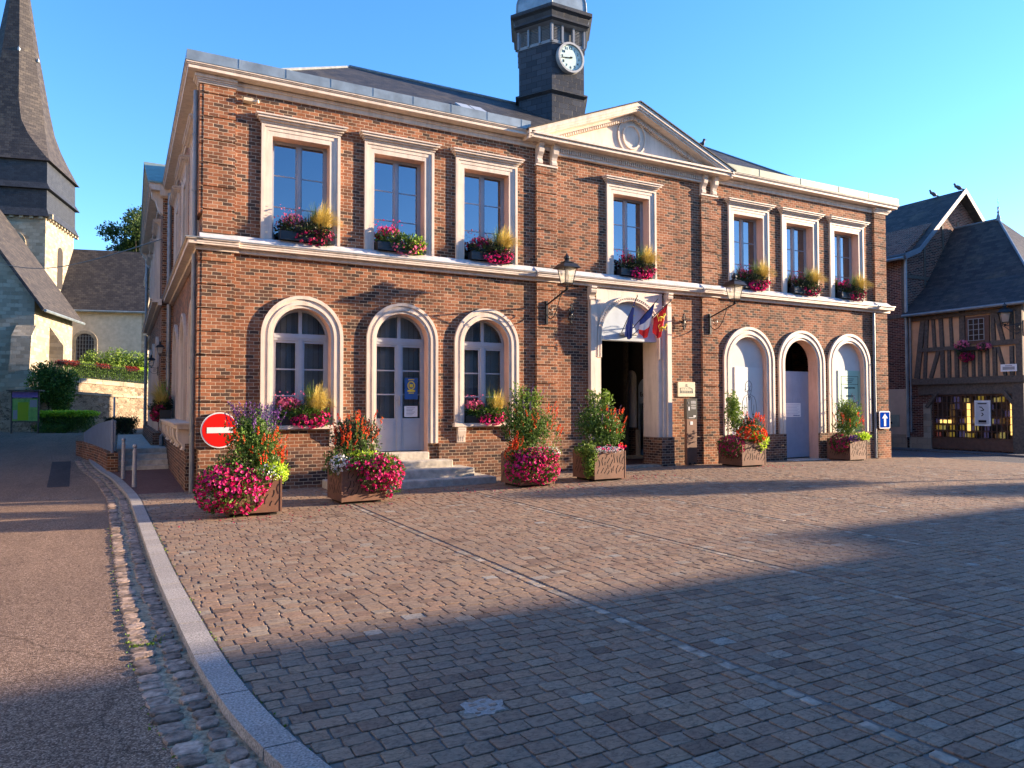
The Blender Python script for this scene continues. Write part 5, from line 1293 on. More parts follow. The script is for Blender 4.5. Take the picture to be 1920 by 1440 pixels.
# ------------------------------------------------------------------ window boxes
def window_box(x, y, z, label, var, w_=1.05, rz=0, sc=1.0):
    t = empty('window_box', (x, y, z), label, 'window box', 'window boxes on the hall', rz)
    mb = MB(); h = .17; mb.box(-w_/2, w_/2, -.13, -.11, 0, h); mb.box(-w_/2, w_/2, .05, .07, 0, h); mb.box(-w_/2, -w_/2+.02, -.11, .05, 0, h); mb.box(w_/2-.02, w_/2, -.11, .05, 0, h); mb.box(-w_/2+.02, w_/2-.02, -.11, .05, .02, h-.03)
    mb.build('trough', MT['signblack'], t)
    n = 1
    def q(*a): return [(c, r) for c, r in a]
    P, D = lobes([((-.22, -.03, h+.12), (.32, .17, .17)), ((.05, -.12, h+.02), (.38, .18, .17)), ((.25, -.1, h), (.28, .18, .2))], 1300, .2)
    leaves('foliage', P, .06, MT['darkleaf' if var[0] == 'd' else 'leaf'], t, dirs=D)
    P, D = lobes([((.08, -.17, h-.09), (.36, .13, .15)), ((.3, -.14, h-.02), (.22, .14, .14))], int(var[1]*1.4), .75); blossoms('petunias', P, .055, MT[var[2]], t, out=D)
    if var[3]:
        P, D = ell((-.27, -.03, h+.24), (.26, .15, .13), var[3], .5); blossoms('pink_flowers', P, .045, MT[var[4]], t, out=D)
        mb = MB()
        for _ in range(14):
            a = random.uniform(-.25, .25); mb.tube([(-.27+a*.5, -.03, h), (-.27+a, -.03+random.uniform(-.1, .1), h+random.uniform(.2, .36))], .003, 3)
        mb.build('stem', MT['leaf'], t)
        tips = [(-.27+random.uniform(-.27, .27), random.uniform(-.12, .1), h+random.uniform(.3, .5)) for _ in range(16)]; blossoms('pink_flowers', np.array(tips), .035, MT[var[4]], t)
    if var[5]: 
        blades('golden_grass', (.26, -.08, h-.04), int(var[5]*1.7), .72, .34, MT['straw'], t, 1.25, .007, lean=(.06, -.08)); blades('grass_tuft', (.16, -.03, h), 120, .66, .18, MT['brightleaf'], t, .6, .005)
    if var[6]:
        P, D = ell((.3, -.14, h-.02), (.17, .14, .2), 150, .4); leaves('lime_leaves', P, .055, MT['lime'], t, dirs=D)
    t.scale = (sc,)*3
    return t
wb = [(UW[0]+.12, 'flower box with tall golden grass on the leftmost upper sill', ('d', 90, 'crimson', 150, 'pink', 420, 0)),
      (UW[1]+.02, 'flower box without grass, pink geraniums and lime leaves, on the second upper sill', ('l', 70, 'pink', 130, 'magenta', 0, 1)),
      (UW[2]+.1, 'flower box with golden grass on the third upper sill, left of the centre bay', ('d', 150, 'magenta', 130, 'crimson', 420, 0)),
      (UW[3]+.12, 'flower box with golden grass on the sill above the gateway', ('d', 140, 'magenta', 90, 'crimson', 460, 0)),
      (UW[4]+.1, 'flower box with golden grass on the upper sill just right of the centre bay', ('d', 150, 'magenta', 100, 'crimson', 460, 0)),
      (UW[5]+.14, 'flower box with golden grass on the second upper sill from the right corner', ('d', 60, 'crimson', 70, 'crimson', 520, 0)),
      (UW[6]+.14, 'flower box with golden grass on the upper sill nearest the right corner', ('d', 80, 'crimson', 80, 'magenta', 520, 0))]
for x, lb, v in wb: window_box(x, -.02, 5.035, lb, v, sc=1.06)
window_box(GLW[0][0]+.02, .03, 1.285, 'flower box with golden grass on the ground floor sill beside the no entry sign', ('l', 200, 'magenta', 240, 'pink', 420, 0), 1.1, sc=1.05)
window_box(GLW[2][0]-.02, .03, 1.285, 'flower box with pale pink blooms on the ground floor sill right of the door', ('l', 170, 'magenta', 200, 'pink', 260, 0), 1.1, sc=.98)
window_box(-.25, 7.0, 1.35, 'flower box with reddish blooms on the shaded side wall sill', ('d', 170, 'crimson', 150, 'pink', 200, 0), 1.1, rz=R(-90), sc=1.35)

# ------------------------------------------------------------------ side street
mb = MB(); ns = 4
for k in range(ns): mb.box(-1.42, -.21, 6.0+k*.32, 6.0+(k+1)*.32+(0 if k < ns-1 else .1), -.05, .0+(k+1)*.135)
mb.box(-1.42, -.21, 7.38, 8.6, -.05, .535)
mb.box(-1.42, -.52, 8.6, 19.5, -.05, .5)
o = mb.build('side_steps', MT['step'], bevel=.012); tag(o, 'flight of worn stone steps beside the shaded side wall', 'steps')
t = empty('parapet_wall', (-1.55, 5.8, 0), 'low curved brick parapet with grey board screen above the side steps', 'low wall')
def px(y): return -1.50-(y-5.8)*.10-((y-5.8)**2)*.012
mb = MB(t.location); yy = 5.78
while yy < 11:
    a, b = px(yy), px(yy+.4); z1 = .50+.02*(yy-5.8)
    mb.hexa([(a-.12, yy, -.05), (a+.12, yy, -.05), (b+.12, yy+.4, -.05), (b-.12, yy+.4, -.05), (a-.12, yy, z1), (a+.12, yy, z1), (b+.12, yy+.4, z1), (b-.12, yy+.4, z1)]); yy += .4
mb.build('brick_base', MT['brick'], t)
mb = MB(t.location); yy = 5.95; k = 0
while yy < 10.6:
    q = (yy-5.95)/4.6; zt = 1.32-.18*q-.25*q*q*q; a, b = px(yy), px(yy+.155)
    mb.hexa([(a-.03, yy, .53), (a+.03, yy, .53), (b+.03, yy+.15, .53), (b-.03, yy+.15, .53), (a-.03, yy, zt), (a+.03, yy, zt), (b+.03, yy+.15, zt), (b-.03, yy+.15, zt)]); yy += .16
mb.tube([(px(5.9), 5.9, .3), (px(5.9), 5.9, 1.34)], .035, 8)
mb.build('board_screen', plain('grey_boards', (.17, .21, .28), .6, .08, 3), t)
def bollard(x, y, label, h=.93):
    t = empty('bollard', (x, y, 0), label, 'bollard', 'grey bollards by the side steps')
    mb = MB(); mb.lathe([(.045, -.02), (.045, .38), (.05, .4), (.05, .43), (.043, .44), (.036, h-.2), (.045, h-.19), (.045, h-.16), (.03, h-.15), (.03, h-.11), (.02, h-.1), (.025, h-.09)], (0, 0, 0), 14); mb.build('post', MT['bollard'], t, smooth=False)
    mb = MB(); mb.lathe([(.012, 0), (.034, .015), (.045, .045), (.034, .078), (.01, .092)], (0, 0, h-.1), 14); mb.build('ball', MT['bollard'], t, smooth=True)
bollard(-1.07, 1.9, 'grey bollard with round top, nearer one by the kerb', .90); bollard(-1.27, 3.91, 'grey bollard with round top, farther one in front of the side steps', .96)
t = empty('sign_pole', at(215, 35.5, .35), 'thin pale pole standing before the rubble wall', 'pole'); mb = MB(); mb.lathe([(.045, 0), (.045, 1.75), (.02, 1.8)], (0, 0, 0), 8); mb.build('post', MT['signwhite'], t)
t = empty('slim_post', at(217, 24, .52), 'slim grey post behind the board screen', 'post'); mb = MB(); mb.lathe([(.03, -.5), (.03, .62), (.05, .64), (.02, .7)], (0, 0, 0), 8); mb.build('post', MT['bollard'], t)

# cable
mb = MB(); A = at(0, 47, 0); pts = []
for k in range(25):
    q = k/24; a = Vector((-.35, 8.6, 6.62)); b = at(-60, 44, 11.2); p = a.lerp(b, q); p.z -= 1.1*math.sin(math.pi*q)*.9; pts.append(p)
mb.tube(pts, .018, 5)
o = mb.build('overhead_cable', MT['black']); tag(o, 'black overhead cable running from the hall towards the church', 'cable')

# ------------------------------------------------------------------ CHURCH
TH = R(13.5); E1 = Vector((math.sin(TH), math.cos(TH), 0)); E2 = Vector((math.cos(TH), -math.sin(TH), 0))
ch = empty('church', at(60, 55, 2.4), 'pale stone church with square tower and tall dark slate spire', 'church')
def CX(o):   # local frame: a along E2 (right), b along E1 (away), z
    return lambda a, b, z: tuple(Vector((o.x, o.y, 0))+E2*a+E1*b+Vector((0, 0, z)))
class CB(MB):
    def __init__(s, org): super().__init__(ch.location); s.org = org
    def go(s, name, mats, parent=ch, **k): return s.build(name, mats, parent, xf=CX(s.org), **k)
TC = at(80, 52, 0); W = 6.1
mb = CB(TC); mb.box(-W, 0, 0, W, 2, 15.55)
tow = mb.go('tower', MT['stone'])
mb = CB(TC)
for k in range(11):
    mb.box(-W+.15+k*.62, -W+.4+k*.62, -.22, 0, 15.15, 15.5); mb.box(0, .22, .15+k*.62, .4+k*.62, 15.15, 15.5)
mb.box(-W-.1, .12, -.12, W+.1, 15.5, 15.75); mb.go('corbel_table', MT['stone'], tow)
mb = CB(TC)
mb.prism(arch(-W+1.7, .75, 11.6, 13.3), 'y', -.02, .05); mb.prism(arch(-W+3.9, .75, 11.6, 13.3), 'y', -.02, .05); mb.go('belfry_opening', MT['dark'], tow)
mb = CB(TC)
for c in (-W+1.7, -W+3.9): mb.ring(arch(c, 1.0, 11.4, 13.3), arch(c, .75, 11.4, 13.3), 0, -.12); mb.box(c-.1, c+.1, -.1, 0, 11.6, 13.6)
mb.go('belfry_arch', MT['stone'], tow)
mb = CB(TC); f = lambda a, b, z: (b, a, z)
mb.prism([(q+3.1, z) for q, z in arch(0, .55, 10.6, 13.2)], 'x', -.02, .03); mb.go('belfry_opening', MT['dark'], tow)
mb = CB(TC)
# slate band with overhangs and torn-looking ledges
def skirt(z0, z1, o0, o1, mat='cladding', nm='slate_band'):
    mb = CB(TC); mb.add([(-W-o0, -o0, z0), (o0, -o0, z0), (o0, W+o0, z0), (-W-o0, W+o0, z0), (-W-o1, -o1, z1), (o1, -o1, z1), (o1, W+o1, z1), (-W-o1, W+o1, z1)], [(0, 1, 5, 4), (1, 2, 6, 5), (2, 3, 7, 6), (3, 0, 4, 7), (4, 5, 6, 7), (0, 3, 2, 1)]); mb.go(nm, MT[mat], tow)
skirt(15.3, 15.9, .32, .08); skirt(15.9, 19.6, .08, .04)
skirt(17.3, 17.8, .34, .06); 
skirt(18.45, 18.8, .3, .06) if False else None
# spire: square eave to octagon, flared
mb = CB(TC); cxs, cys = -W/2, W/2
def octa(r, sq): 
    out = []
    for k in range(8):
        a = R(22.5+45*k); o_ = (r*math.cos(a)/math.cos(R(22.5)), r*math.sin(a)/math.cos(R(22.5)))
        sx, sy = (1 if o_[0] > 0 else -1), (1 if o_[1] > 0 else -1)
        out.append(((1-sq)*o_[0]+sq*sx*r, (1-sq)*o_[1]+sq*sy*r))
    return out
prof = [(3.35, 19.35, 1), (3.2, 19.6, .95), (2.85, 20.5, .7), (2.5, 21.5, .4), (2.22, 22.6, .12), (1.95, 24.2, 0), (1.22, 28.7, 0), (.62, 33.0, 0), (.05, 37.0, 0)]
vs = []; 
for r, z, sq in prof: vs += [(cxs+a, cys+b, z) for a, b in octa(r, sq)]
fs = [(i*8+k, i*8+(k+1) % 8, (i+1)*8+(k+1) % 8, (i+1)*8+k) for i in range(len(prof)-1) for k in range(8)]+[tuple(range(7, -1, -1))]
mb.add(vs, fs); spi = mb.go('spire', MT['church_slate'])
mb = CB(TC)
for (a, b, z) in ((cxs+.6, cys-1.7, 24.3), (cxs+.5, cys-1.25, 28), (cxs+1.5, cys-.5, 27.6)): mb.lathe([(.12, 0), (.1, .2), (.02, .35)], (a, b, z), 6)
mb.go('spire_vent', MT['zinc'], spi)
# nave
NC = at(98, 54.5, 0)
mb = CB(NC); nl = 6.4
mb.box(.3, nl, 0, 7, 3, 9.1); nv = mb.go('nave_wall', MT['cream'])
mb = CB(NC); mb.prism([(0, 9.1), (7, 9.1), (3.5, 14.0)], 'x', nl-.3, nl); mb.box(nl-.35, nl+.02, -.02, 7, 3, 9.1); mb.go('nave_gable', MT['stone'])
mb = CB(NC)
for s in (0, 1):
    y0, y1 = (-.35, 3.5) if s == 0 else (7.35, 3.5)
    mb.hexa([(-.5, y0, 8.85), (nl+.1, y0, 8.85), (nl-.3, y1, 14.1), (-.5, y1, 14.1), (-.5, y0, 9.0), (nl+.1, y0, 9.0), (nl-.3, y1, 14.3), (-.5, y1, 14.3)])
mb.go('nave_roof', MT['church_slate'])
mb = CB(NC); mb.prism(arch(2.15, .62, 5.0, 6.6), 'y', -.03, .02); wn_ = mb.go('nave_window', MT['dark'])
mb = CB(NC)
for k in range(6): mb.box(1.6+k*.2, 1.63+k*.2, -.06, -.031, 5.0, 7.1)
for k in range(7): mb.box(1.55, 2.75, -.055, -.032, 5.2+k*.3, 5.225+k*.3)
mb.go('window_bars', MT['pipe'], wn_)
mb = CB(NC); mb.ring(arch(2.15, .85, 4.9, 6.6), arch(2.15, .62, 4.9, 6.6), 0, -.07); mb.go('window_surround', MT['stone'], wn_)
mb = CB(NC); mb.tube([(.1, -.45, 8.9), (nl, -.45, 8.9)], .09, 6); mb.tube([(.35, -.3, 8.8), (.2, -.15, 8.3), (.2, -.15, 3)], .08, 6); mb.go('gutter_pipe', MT['zinc'])
# near aisle
AC = at(62, 44, 0)
mb = CB(AC); mb.box(-14, 0, 0, 7, 1.8, 8.2); mb.prism([(-14, 8.2), (0, 8.2), (-7, 18.5)], 'y', 0, .8); mb.go('aisle_wall', MT['stone'])
mb = CB(AC)
mb.hexa([(.55, -.35, 7.45), (.55, 7.2, 7.45), (-7, 7.2, 18.4), (-7, -.35, 18.4), (.62, -.35, 7.62), (.62, 7.2, 7.62), (-7, 7.2, 18.75), (-7, -.35, 18.75)]); mb.go('aisle_roof', MT['church_slate'])
mb = CB(AC); mb.tube([(.68, -.3, 7.5), (.68, 7.2, 7.5)], .09, 6); mb.go('gutter_pipe', MT['zinc'])
mb = CB(AC); mb.box(-1.0, .1, -.9, 0, 1.8, 4.2); mb.prism([(-.9, 4.2), (0, 4.2), (0, 6.6), (-.7, 5.9)], 'x', -.95, .1); mb.go('buttress', MT['stone']); mb = CB(AC); mb.box(0, .8, 2.6, 3.5, 1.8, 5.6); mb.prism([(0, 5.6), (.8, 5.6), (0, 6.8)], 'y', 2.6, 3.5); mb.go('buttress', MT['stone'])
# terrain behind the walls
def terr(x, y): return 0
mb = MB()
q = [at(-500, 43, 0), at(60, 39.2, 0), at(300, 47.0, 0), at(600, 62, 0), at(600, 130, 0), at(-500, 130, 0)]
mb.prism([(p.x, p.y) for p in q], 'z', -.3, 2.2); q2 = [at(100, 41.6, 0), at(320, 49.8, 0), at(500, 60, 0), at(500, 120, 0), at(100, 120, 0)]
mb.prism([(p.x, p.y) for p in q2], 'z', 2.3, 3.1); o = mb.build('churchyard', MT['grass']); tag(o, kind='structure')
# retaining walls
def wallrun(name, u0, D0, u1, D1, z0, z1a, z1b, th, mat, label, cat='retaining wall', cap=None):
    a, b = at(u0, D0, 0), at(u1, D1, 0); d = (b-a).normalized(); nrm = Vector((-d.y, d.x, 0))
    t = empty(name, (a.x, a.y, z0), label, cat)
    mb = MB(t.location); A = a+nrm*th; B = b+nrm*th
    mb.hexa([(a.x, a.y, z0), (b.x, b.y, z0), (B.x, B.y, z0), (A.x, A.y, z0), (a.x, a.y, z1a), (b.x, b.y, z1b), (B.x, B.y, z1b), (A.x, A.y, z1a)]); mb.build('masonry', mat, t)
    if cap:
        mb = MB(t.location); n = max(2, int((b-a).length/cap[0]))
        for k in range(n):
            p = a.lerp(b, k/n)+d*.01-nrm*.07; q = a.lerp(b, (k+1)/n)-d*.01-nrm*.07; P = p+nrm*(th+.1); Q = q+nrm*(th+.1); zp_ = z1a+(z1b-z1a)*k/n+.002; zq = z1a+(z1b-z1a)*(k+1)/n+.002
            mb.hexa([(p.x, p.y, zp_), (q.x, q.y, zq), (Q.x, Q.y, zq), (P.x, P.y, zp_), (p.x, p.y, zp_+cap[1]), (q.x, q.y, zq+cap[1]), (Q.x, Q.y, zq+cap[1]), (P.x, P.y, zp_+cap[1])])
        mb.build('coping', MT['stone'], t)
    return t
wallrun('retaining_wall', -300, 40, 60, 38.5, -.2, 2.45, 2.5, .5, MT['rubble'], 'rubble retaining wall below the church behind the notice board')
wallrun('retaining_wall', 60.5, 38.5, 300, 46.5, -.2, 2.5, 2.1, .5, MT['rubble'], 'lower flint retaining wall behind the thin pole', cap=(.9, .14))
wallrun('retaining_wall', 105, 41.2, 300, 48.5, 1.5, 3.15, 2.8, .4, MT['rubble'], 'upper retaining wall with stone coping under the iron fence', cap=(1.3, .28))
# iron fence
a, b = at(112, 41.6, 3.43), at(290, 48.3, 3.1); t = empty('iron_fence', a, 'thin iron railing on the upper stone wall', 'fence')
mb = MB(a); L = (b-a).length
for z in (.1, .85): mb.tube([a+Vector((0, 0, z)), b+Vector((0, 0, z))], .018, 4)
mb.build('rail', MT['black'], t); mb = MB(a); n = int(L/.13)
for k in range(n): p = a.lerp(b, k/n); mb.box(p.x-.01, p.x+.01, p.y-.01, p.y+.01, p.z, p.z+.95)
mb.build('pickets', MT['black'], t)
def hedge(name, u0, u1, D, dep, z0, h, label, mat='leaf', n=6000, top=None, ls=.09, slope=0, D2=None):
    a, b = at(u0, D, z0), at(u1, D2 or D, z0); t = empty(name, a, label, 'hedge')
    q = RNG.random(n); P = np.array([a.lerp(b, float(x)) for x in q]); d = (b-a).normalized(); nr = Vector((-d.y, d.x, 0))
    f = RNG.random(n)**1.6*dep; hz = RNG.random(n)**.6*h*(1+.08*np.sin(q*40))
    P += np.outer(f, np.array(nr)); P[:, 2] += hz+slope*q; P -= np.array(a)
    leaves('foliage', P, ls, MT[mat], t)
    if top:
        for k, mt in enumerate(top):
            m_ = (np.floor(q*len(top)*1.0).astype(int) == k) & (hz > h*.6); 
            if m_.sum() > 3: leaves('top_growth', np.concatenate([P[m_]*[1, 1, 0]+np.stack([0*P[m_, 0], 0*P[m_, 0], P[m_, 2]*.15+h*(.88+.1*i_)+slope*q[m_]], 1)+.05*rand_dirs(int(m_.sum())) for i_ in (0, 1)]), ls*1.2, MT[mt], t)
    return t
hedge('hedge', 118, 285, 42.3, .7, 3.2, 1.0, 'clipped hedge with red and lime tips behind the iron railing', 'leaf', 7000, ['redleaf', 'brightleaf', 'redleaf', 'brightleaf', 'redleaf', 'lime'], slope=-.15, D2=48.8)
hedge('hedge', 72, 166, 37.5, 1.0, .3, .95, 'low clipped hedge along the far road edge, right of the notice board', 'leaf', 7000, ['lime', 'lime'])
hedge('hedge', 196, 244, 34.5, .9, .3, .8, 'short dark clipped hedge behind the slim post', 'darkleaf', 4500)
def shrub(name, u, D, z, spec, n, mat, label, ls=.1, cat='shrub'):
    p = at(u, D, z); t = empty(name, p, label, cat); P, Dd = lobes([((c[0], c[1], c[2]), r) for c, r in spec], n, .1); leaves('foliage', P, ls, MT[mat], t)
    mb = MB()
    for c, r in spec:
        for _ in range(4): mb.tube([(c[0]*.3, c[1]*.3, 0), (c[0]*.7, c[1]*.7, c[2]*.5), (c[0]+random.uniform(-.4, .4)*r[0], c[1], c[2]+random.uniform(-.3, .6)*r[2])], [.03, .02, .008], 5)
    mb.build('stem', MT['bark'], t); return t
shrub('olive_shrub', 98, 39, .9, [((-.2, 0, 1.9), (1.1, .9, .9)), ((.3, 0, 1.4), (.9, .8, .8)), ((-.3, 0, 2.6), (.8, .6, .6)), ((.4, 0, .7), (.5, .4, .7)), ((.7, 0, 2.2), (.6, .4, .6))], 9000, 'leaf', 'tall feathery grey green shrub in front of the church corner', .13)
shrub('laurel_shrub', 205, 49, 3.1, [((-.9, 0, 1.3), (1.0, .8, 1.1)), ((.4, 0, 1.5), (1.1, .8, 1.1)), ((1.5, 0, 1.3), (1.0, .8, 1.1)), ((-1.6, 0, .9), (.8, .6, .8)), ((2.4, 0, 1.3), (.9, .7, 1.0))], 10000, 'brightleaf', 'bright green shrub below the barred church window', .13)
hedge('ground_shrubs', 60, 120, 36.8, 1.2, .2, .5, 'low leafy plants around the foot of the notice board', 'leaf', 1800)
# notice board
t = empty('notice_board', at(45, 36.5, .3), 'wooden notice board with purple header and green posters before the rubble wall', 'notice board', rz=-YAW)
mb = MB(); mb.box(-.62, -.56, -.03, .03, 0, 2.15); mb.box(.72, .78, -.03, .03, 0, 2.15); mb.box(-.75, .9, -.2, .25, 2.15, 2.22); mb.box(-.56, .72, -.02, .02, .6, .66); mb.build('frame', MT['timber'], t)
mb = MB(); mb.box(-.56, .72, -.01, .01, .66, 1.78); mb.build('board', MT['noticegreen'], t)
mb = MB(); mb.box(-.56, .72, -.03, .01, 1.84, 2.12); mb.build('header', MT['noticepurple'], t)
mb = MB(); mb.box(-.52, -.3, -.018, -.011, .75, 1.2); mb.box(.32, .68, -.018, -.011, 1.35, 1.72); mb.build('poster', MT['signgrey'], t)
mb = MB(); mb.box(-.28, .25, -.018, -.011, .7, 1.6); mb.build('poster', MT['lime'], t)

# trees -----------------------------------------------------------
def tree(name, base, h, cr, label, mat='treeleaf', n=9000, ls=.28, lob=11, trunk=.25, ch=.6, cat='tree', group=None):
    t = empty(name, base, label, cat, group); mb = MB(); ct = h*(1-ch)
    mb.tube([(0, 0, -.2), (.05, 0, ct*.6), (0, .05, ct*1.1), (.1, 0, h*.75)], [trunk, trunk*.8, trunk*.6, trunk*.2], 8)
    sp = []
    for k in range(lob):
        a = random.uniform(0, 6.28); q = random.uniform(.2, .75)*cr; z = ct+(h-ct)*random.uniform(.15, .85); f = 1-.5*abs((z-ct)/(h-ct)-.45)
        c = (q*math.cos(a)*f, q*math.sin(a)*f, z); sp.append((c, (cr*random.uniform(.25, .45), cr*random.uniform(.25, .45), cr*random.uniform(.2, .36)))); mb.tube([(0, 0, ct*.9), (c[0]*.5, c[1]*.5, (ct+z)/2), c], [trunk*.35, trunk*.2, .03], 5)
    sp.append(((0, 0, h-.3*cr), (cr*.35, cr*.35, cr*.3)))
    mb.build('trunk', MT['bark'], t); P, D = lobes(sp, n, .15); leaves('crown', P, ls, MT[mat], t); return t
tree('leafy_tree', at(262, 72, 3.5), 18.3, 4.4, 'dark tree rising behind the church roof beside the hall', n=22000, ls=.28, lob=26, ch=.82)
tree('leafy_tree', at(160, 95, 5), 10, 4.2, 'distant tree hidden low behind the nave', n=3000, ls=.4) if False else None
# two clipped lime trees on the far side of the square: their long shadows cross the paving
for i, (bx, by, h, r) in enumerate(((27.8, -9.0, 4.9, .95), (35.5, -12.6, 5.2, 1.0))):
    t = empty('clipped_lime_tree', (bx, by, -.1), ('clipped round lime tree by the square, nearer to the shop', 'clipped round lime tree by the square, farther from the shop')[i], 'tree', 'clipped lime trees by the square')
    mb = MB(); mb.tube([(0, 0, -.1), (0, 0, h-r)], [.07, .05], 8); mb.build('trunk', MT['bark'], t)
    P, D = ell((0, 0, h-r*.95), (r, r, r*.85), 2600, .3); leaves('crown', P, .13, MT['treeleaf'], t)

# ------------------------------------------------------------------ houses on the right
XS = 26.8
ht = empty('half_timbered_house', (XS, 1.2, -.1), 'old half timbered house with ochre panels, slate roof and shop window', 'house')
O = ht.location
mb = MB(O); mb.box(XS+.0, XS+6.5, -1.05, 3.25, 2.75, 5.3); mb.build('wall', MT['ochre'], ht)
mb = MB(O); mb.box(XS+.55, XS+6.4, -1.0, 3.2, -.2, 2.7); mb.box(XS+.06, XS+.5, 2.25, 3.2, -.2, 2.7); mb.box(XS+.06, XS+.5, -1.0, -.7, -.2, 2.7); mb.build('ground_floor', MT['dark_brick'], ht)
mb = MB(O)
F_ = XS-.04
def tb(y0, z0, y1, z1, w_=.11): mb.beam((F_, y0, z0), (F_, y1, z1), .1, w_, (1, 0, 0)) if False else mb.beam((F_, y0, z0), (F_, y1, z1), w_, .1, (1, 0, 0))
# posts: measured bottom/top positions along the facade
for yb, yt, w_ in ((2.82, 2.52, .20), (2.5, 2.36, .12)): tb(yb, 2.75, yt, 5.1, w_)
for y_, w_ in ((2.08, .11), (1.78, .14), (1.40, .10)): tb(y_, 3.95, y_+.04, 5.05, w_)
tb(2.25, 2.75, 1.93, 3.8, .13); 
for y_, w_ in ((1.78, .14), (1.52, .11), (1.23, .14), (.93, .2), (.62, .1), (.38, .13), (.12, .1), (-.14, .13), (-.72, .12)): tb(y_, 2.75, y_, 3.8, w_)
tb(1.0, 3.8, 1.0, 5.25, .2); tb(-.12, 3.9, -.1, 5.1, .13); tb(-.46, 3.9, -.2, 5.1, .13); tb(-.5, 2.75, -.26, 3.8, .1); tb(-.74, 3.9, -.72, 5.15, .12); tb(-.98, 2.7, -.98, 5.3, .22); tb(3.12, 2.7, 3.12, 5.2, .14)
mb.box(F_-.07, F_+.05, 1.1, 2.75, 3.80, 3.95); mb.box(F_-.07, F_+.05, -1.0, .0, 3.86, 4.04); mb.box(F_-.075, F_+.05, -1.1, 3.2, 5.06, 5.2)
mb.box(F_-.1, F_+.3, -1.15, 3.0, 2.50, 2.74); mb.box(F_-.0, F_+.3, -1.1, 2.8, 2.1, 2.5)
mb.beam((F_, 2.45, 1.6), (F_, 2.0, 2.2), .12, .12, (1, 0, 0)); mb.beam((F_, -.85, 1.6), (F_, -.4, 2.2), .12, .12, (1, 0, 0)); mb.box(F_-.05, F_+.3, -1.1, -.72, -.2, 2.5)
mb.build('timber_frame', MT['timber'], ht)
mb = MB(O); mb.box(F_-.05, F_+.02, .02, .86, 3.98, 5.0)
wf = mb.build('window', MT['timberbrown'], ht)
mb = MB(O); mb.box(F_-.07, F_-.051, .18, .74, 4.1, 4.9); mb.build('pane', MT['glass'], wf)
mb = MB(O)
for k in range(4): y_ = .18+k*.187; mb.box(F_-.09, F_-.071, y_-.01, y_+.01, 4.1, 4.9)
for k in range(5): z = 4.1+k*.2; mb.box(F_-.09, F_-.0712, .18, .74, z-.01, z+.01)
mb.build('glazing_bars', MT['signgrey'], wf)
# shop window with books
mb = MB(O); yA, yB, zA, zB = 2.22, -.66, .45, 2.05; xf_ = XS+.02
mb.box(xf_, xf_+.06, yB-.08, yA+.08, zA-.45, zA-.03)
ny, nz_ = 16, 6
for k in range(ny+1): y_ = yA+(yB-yA)*k/ny; mb.box(xf_-.02, xf_+.04, y_-.009, y_+.009, zA, zB)
for k in range(nz_+1): z = zA+(zB-zA)*k/nz_; mb.box(xf_-.018, xf_+.038, yB, yA, z-.009, z+.009)
sw = mb.build('shop_window', MT['timberbrown'], ht)
mb = MB(O); mb.box(xf_+.042, xf_+.046, yB, yA, zA, zB); mb.build('pane', MT['glass'], sw)
m, n, l, p = newmat('self_lit_display'); g = n.new("ShaderNodeNewGeometry")
c = ramp(n, l, g.outputs['Random Per Island'], [(0, (.03, .02, .02)), (.25, (.16, .08, .03)), (.4, (.45, .28, .04)), (.55, (.25, .06, .05)), (.7, (.5, .38, .12)), (.85, (.08, .06, .14)), (1, (.5, .45, .4))], 'CONSTANT')
l.new(c, p.inputs['Base Color']); l.new(c, p.inputs['Emission Color']); em = M(n, l, 'MULTIPLY', M(n, l, 'GREATER_THAN', g.outputs['Random Per Island'], .3), .16); l.new(em, p.inputs['Emission Strength']); LD = m  # books emit their own colours, painted in place of light inside the shop
mb = MB(O)
for i in range(ny):
    for j in range(nz_):
        if random.random() < (.9 if j < 3 else .35):
            y0 = yA+(yB-yA)*(i+.12)/ny; y1 = yA+(yB-yA)*(i+.88)/ny; z0 = zA+(zB-zA)*j/nz_+.02; z1 = z0+(zB-zA)/nz_*random.uniform(.55, .85); mb.box(xf_+.10+random.uniform(0, .1), xf_+.24, y1, y0, z0, z1)
mb.build('book_display', LD, sw)
mb = MB(O); mb.box(xf_+.3, xf_+.34, yB-.1, yA+.1, zA-.05, zB+.1); mb.build('back_board', MT['curtain'], sw)
m, n, l, p = newmat('lamp_strip'); p.inputs['Base Color'].default_value = (1, .6, .2, 1); p.inputs['Emission Color'].default_value = (1, .55, .15, 1); p.inputs['Emission Strength'].default_value = .7
mb = MB(O); mb.box(xf_+.06, xf_+.1, .86, 1.0, .7, 1.75); mb.box(xf_+.06, xf_+.1, -.64, -.56, .6, 1.75); mb.box(xf_+.06, xf_+.09, 1.55, 2.0, .98, 1.12); mb.build('shelf_lamp', m, sw)
mb = MB(O); mb.box(XS-.03, XS+.12, 2.3, 2.6, -.2, 1.75); mb.build('stone_jamb', MT['stone'], ht)
mb = MB(O); mb.box(XS-.02, XS+.1, 2.6, 3.2, -.2, .42); mb.build('stone_base', MT['stone'], ht)
mb = MB(O); ap = (30.2, 1.45, 9.25)
ev = [(XS-.35, -1.4, 5.32), (34, -1.4, 5.32), (34, 3.27, 5.32), (XS-.35, 3.27, 5.32)]; rp = (30.2, 3.27, 9.25)
k1 = (XS+1.0, -.75, 6.3); 
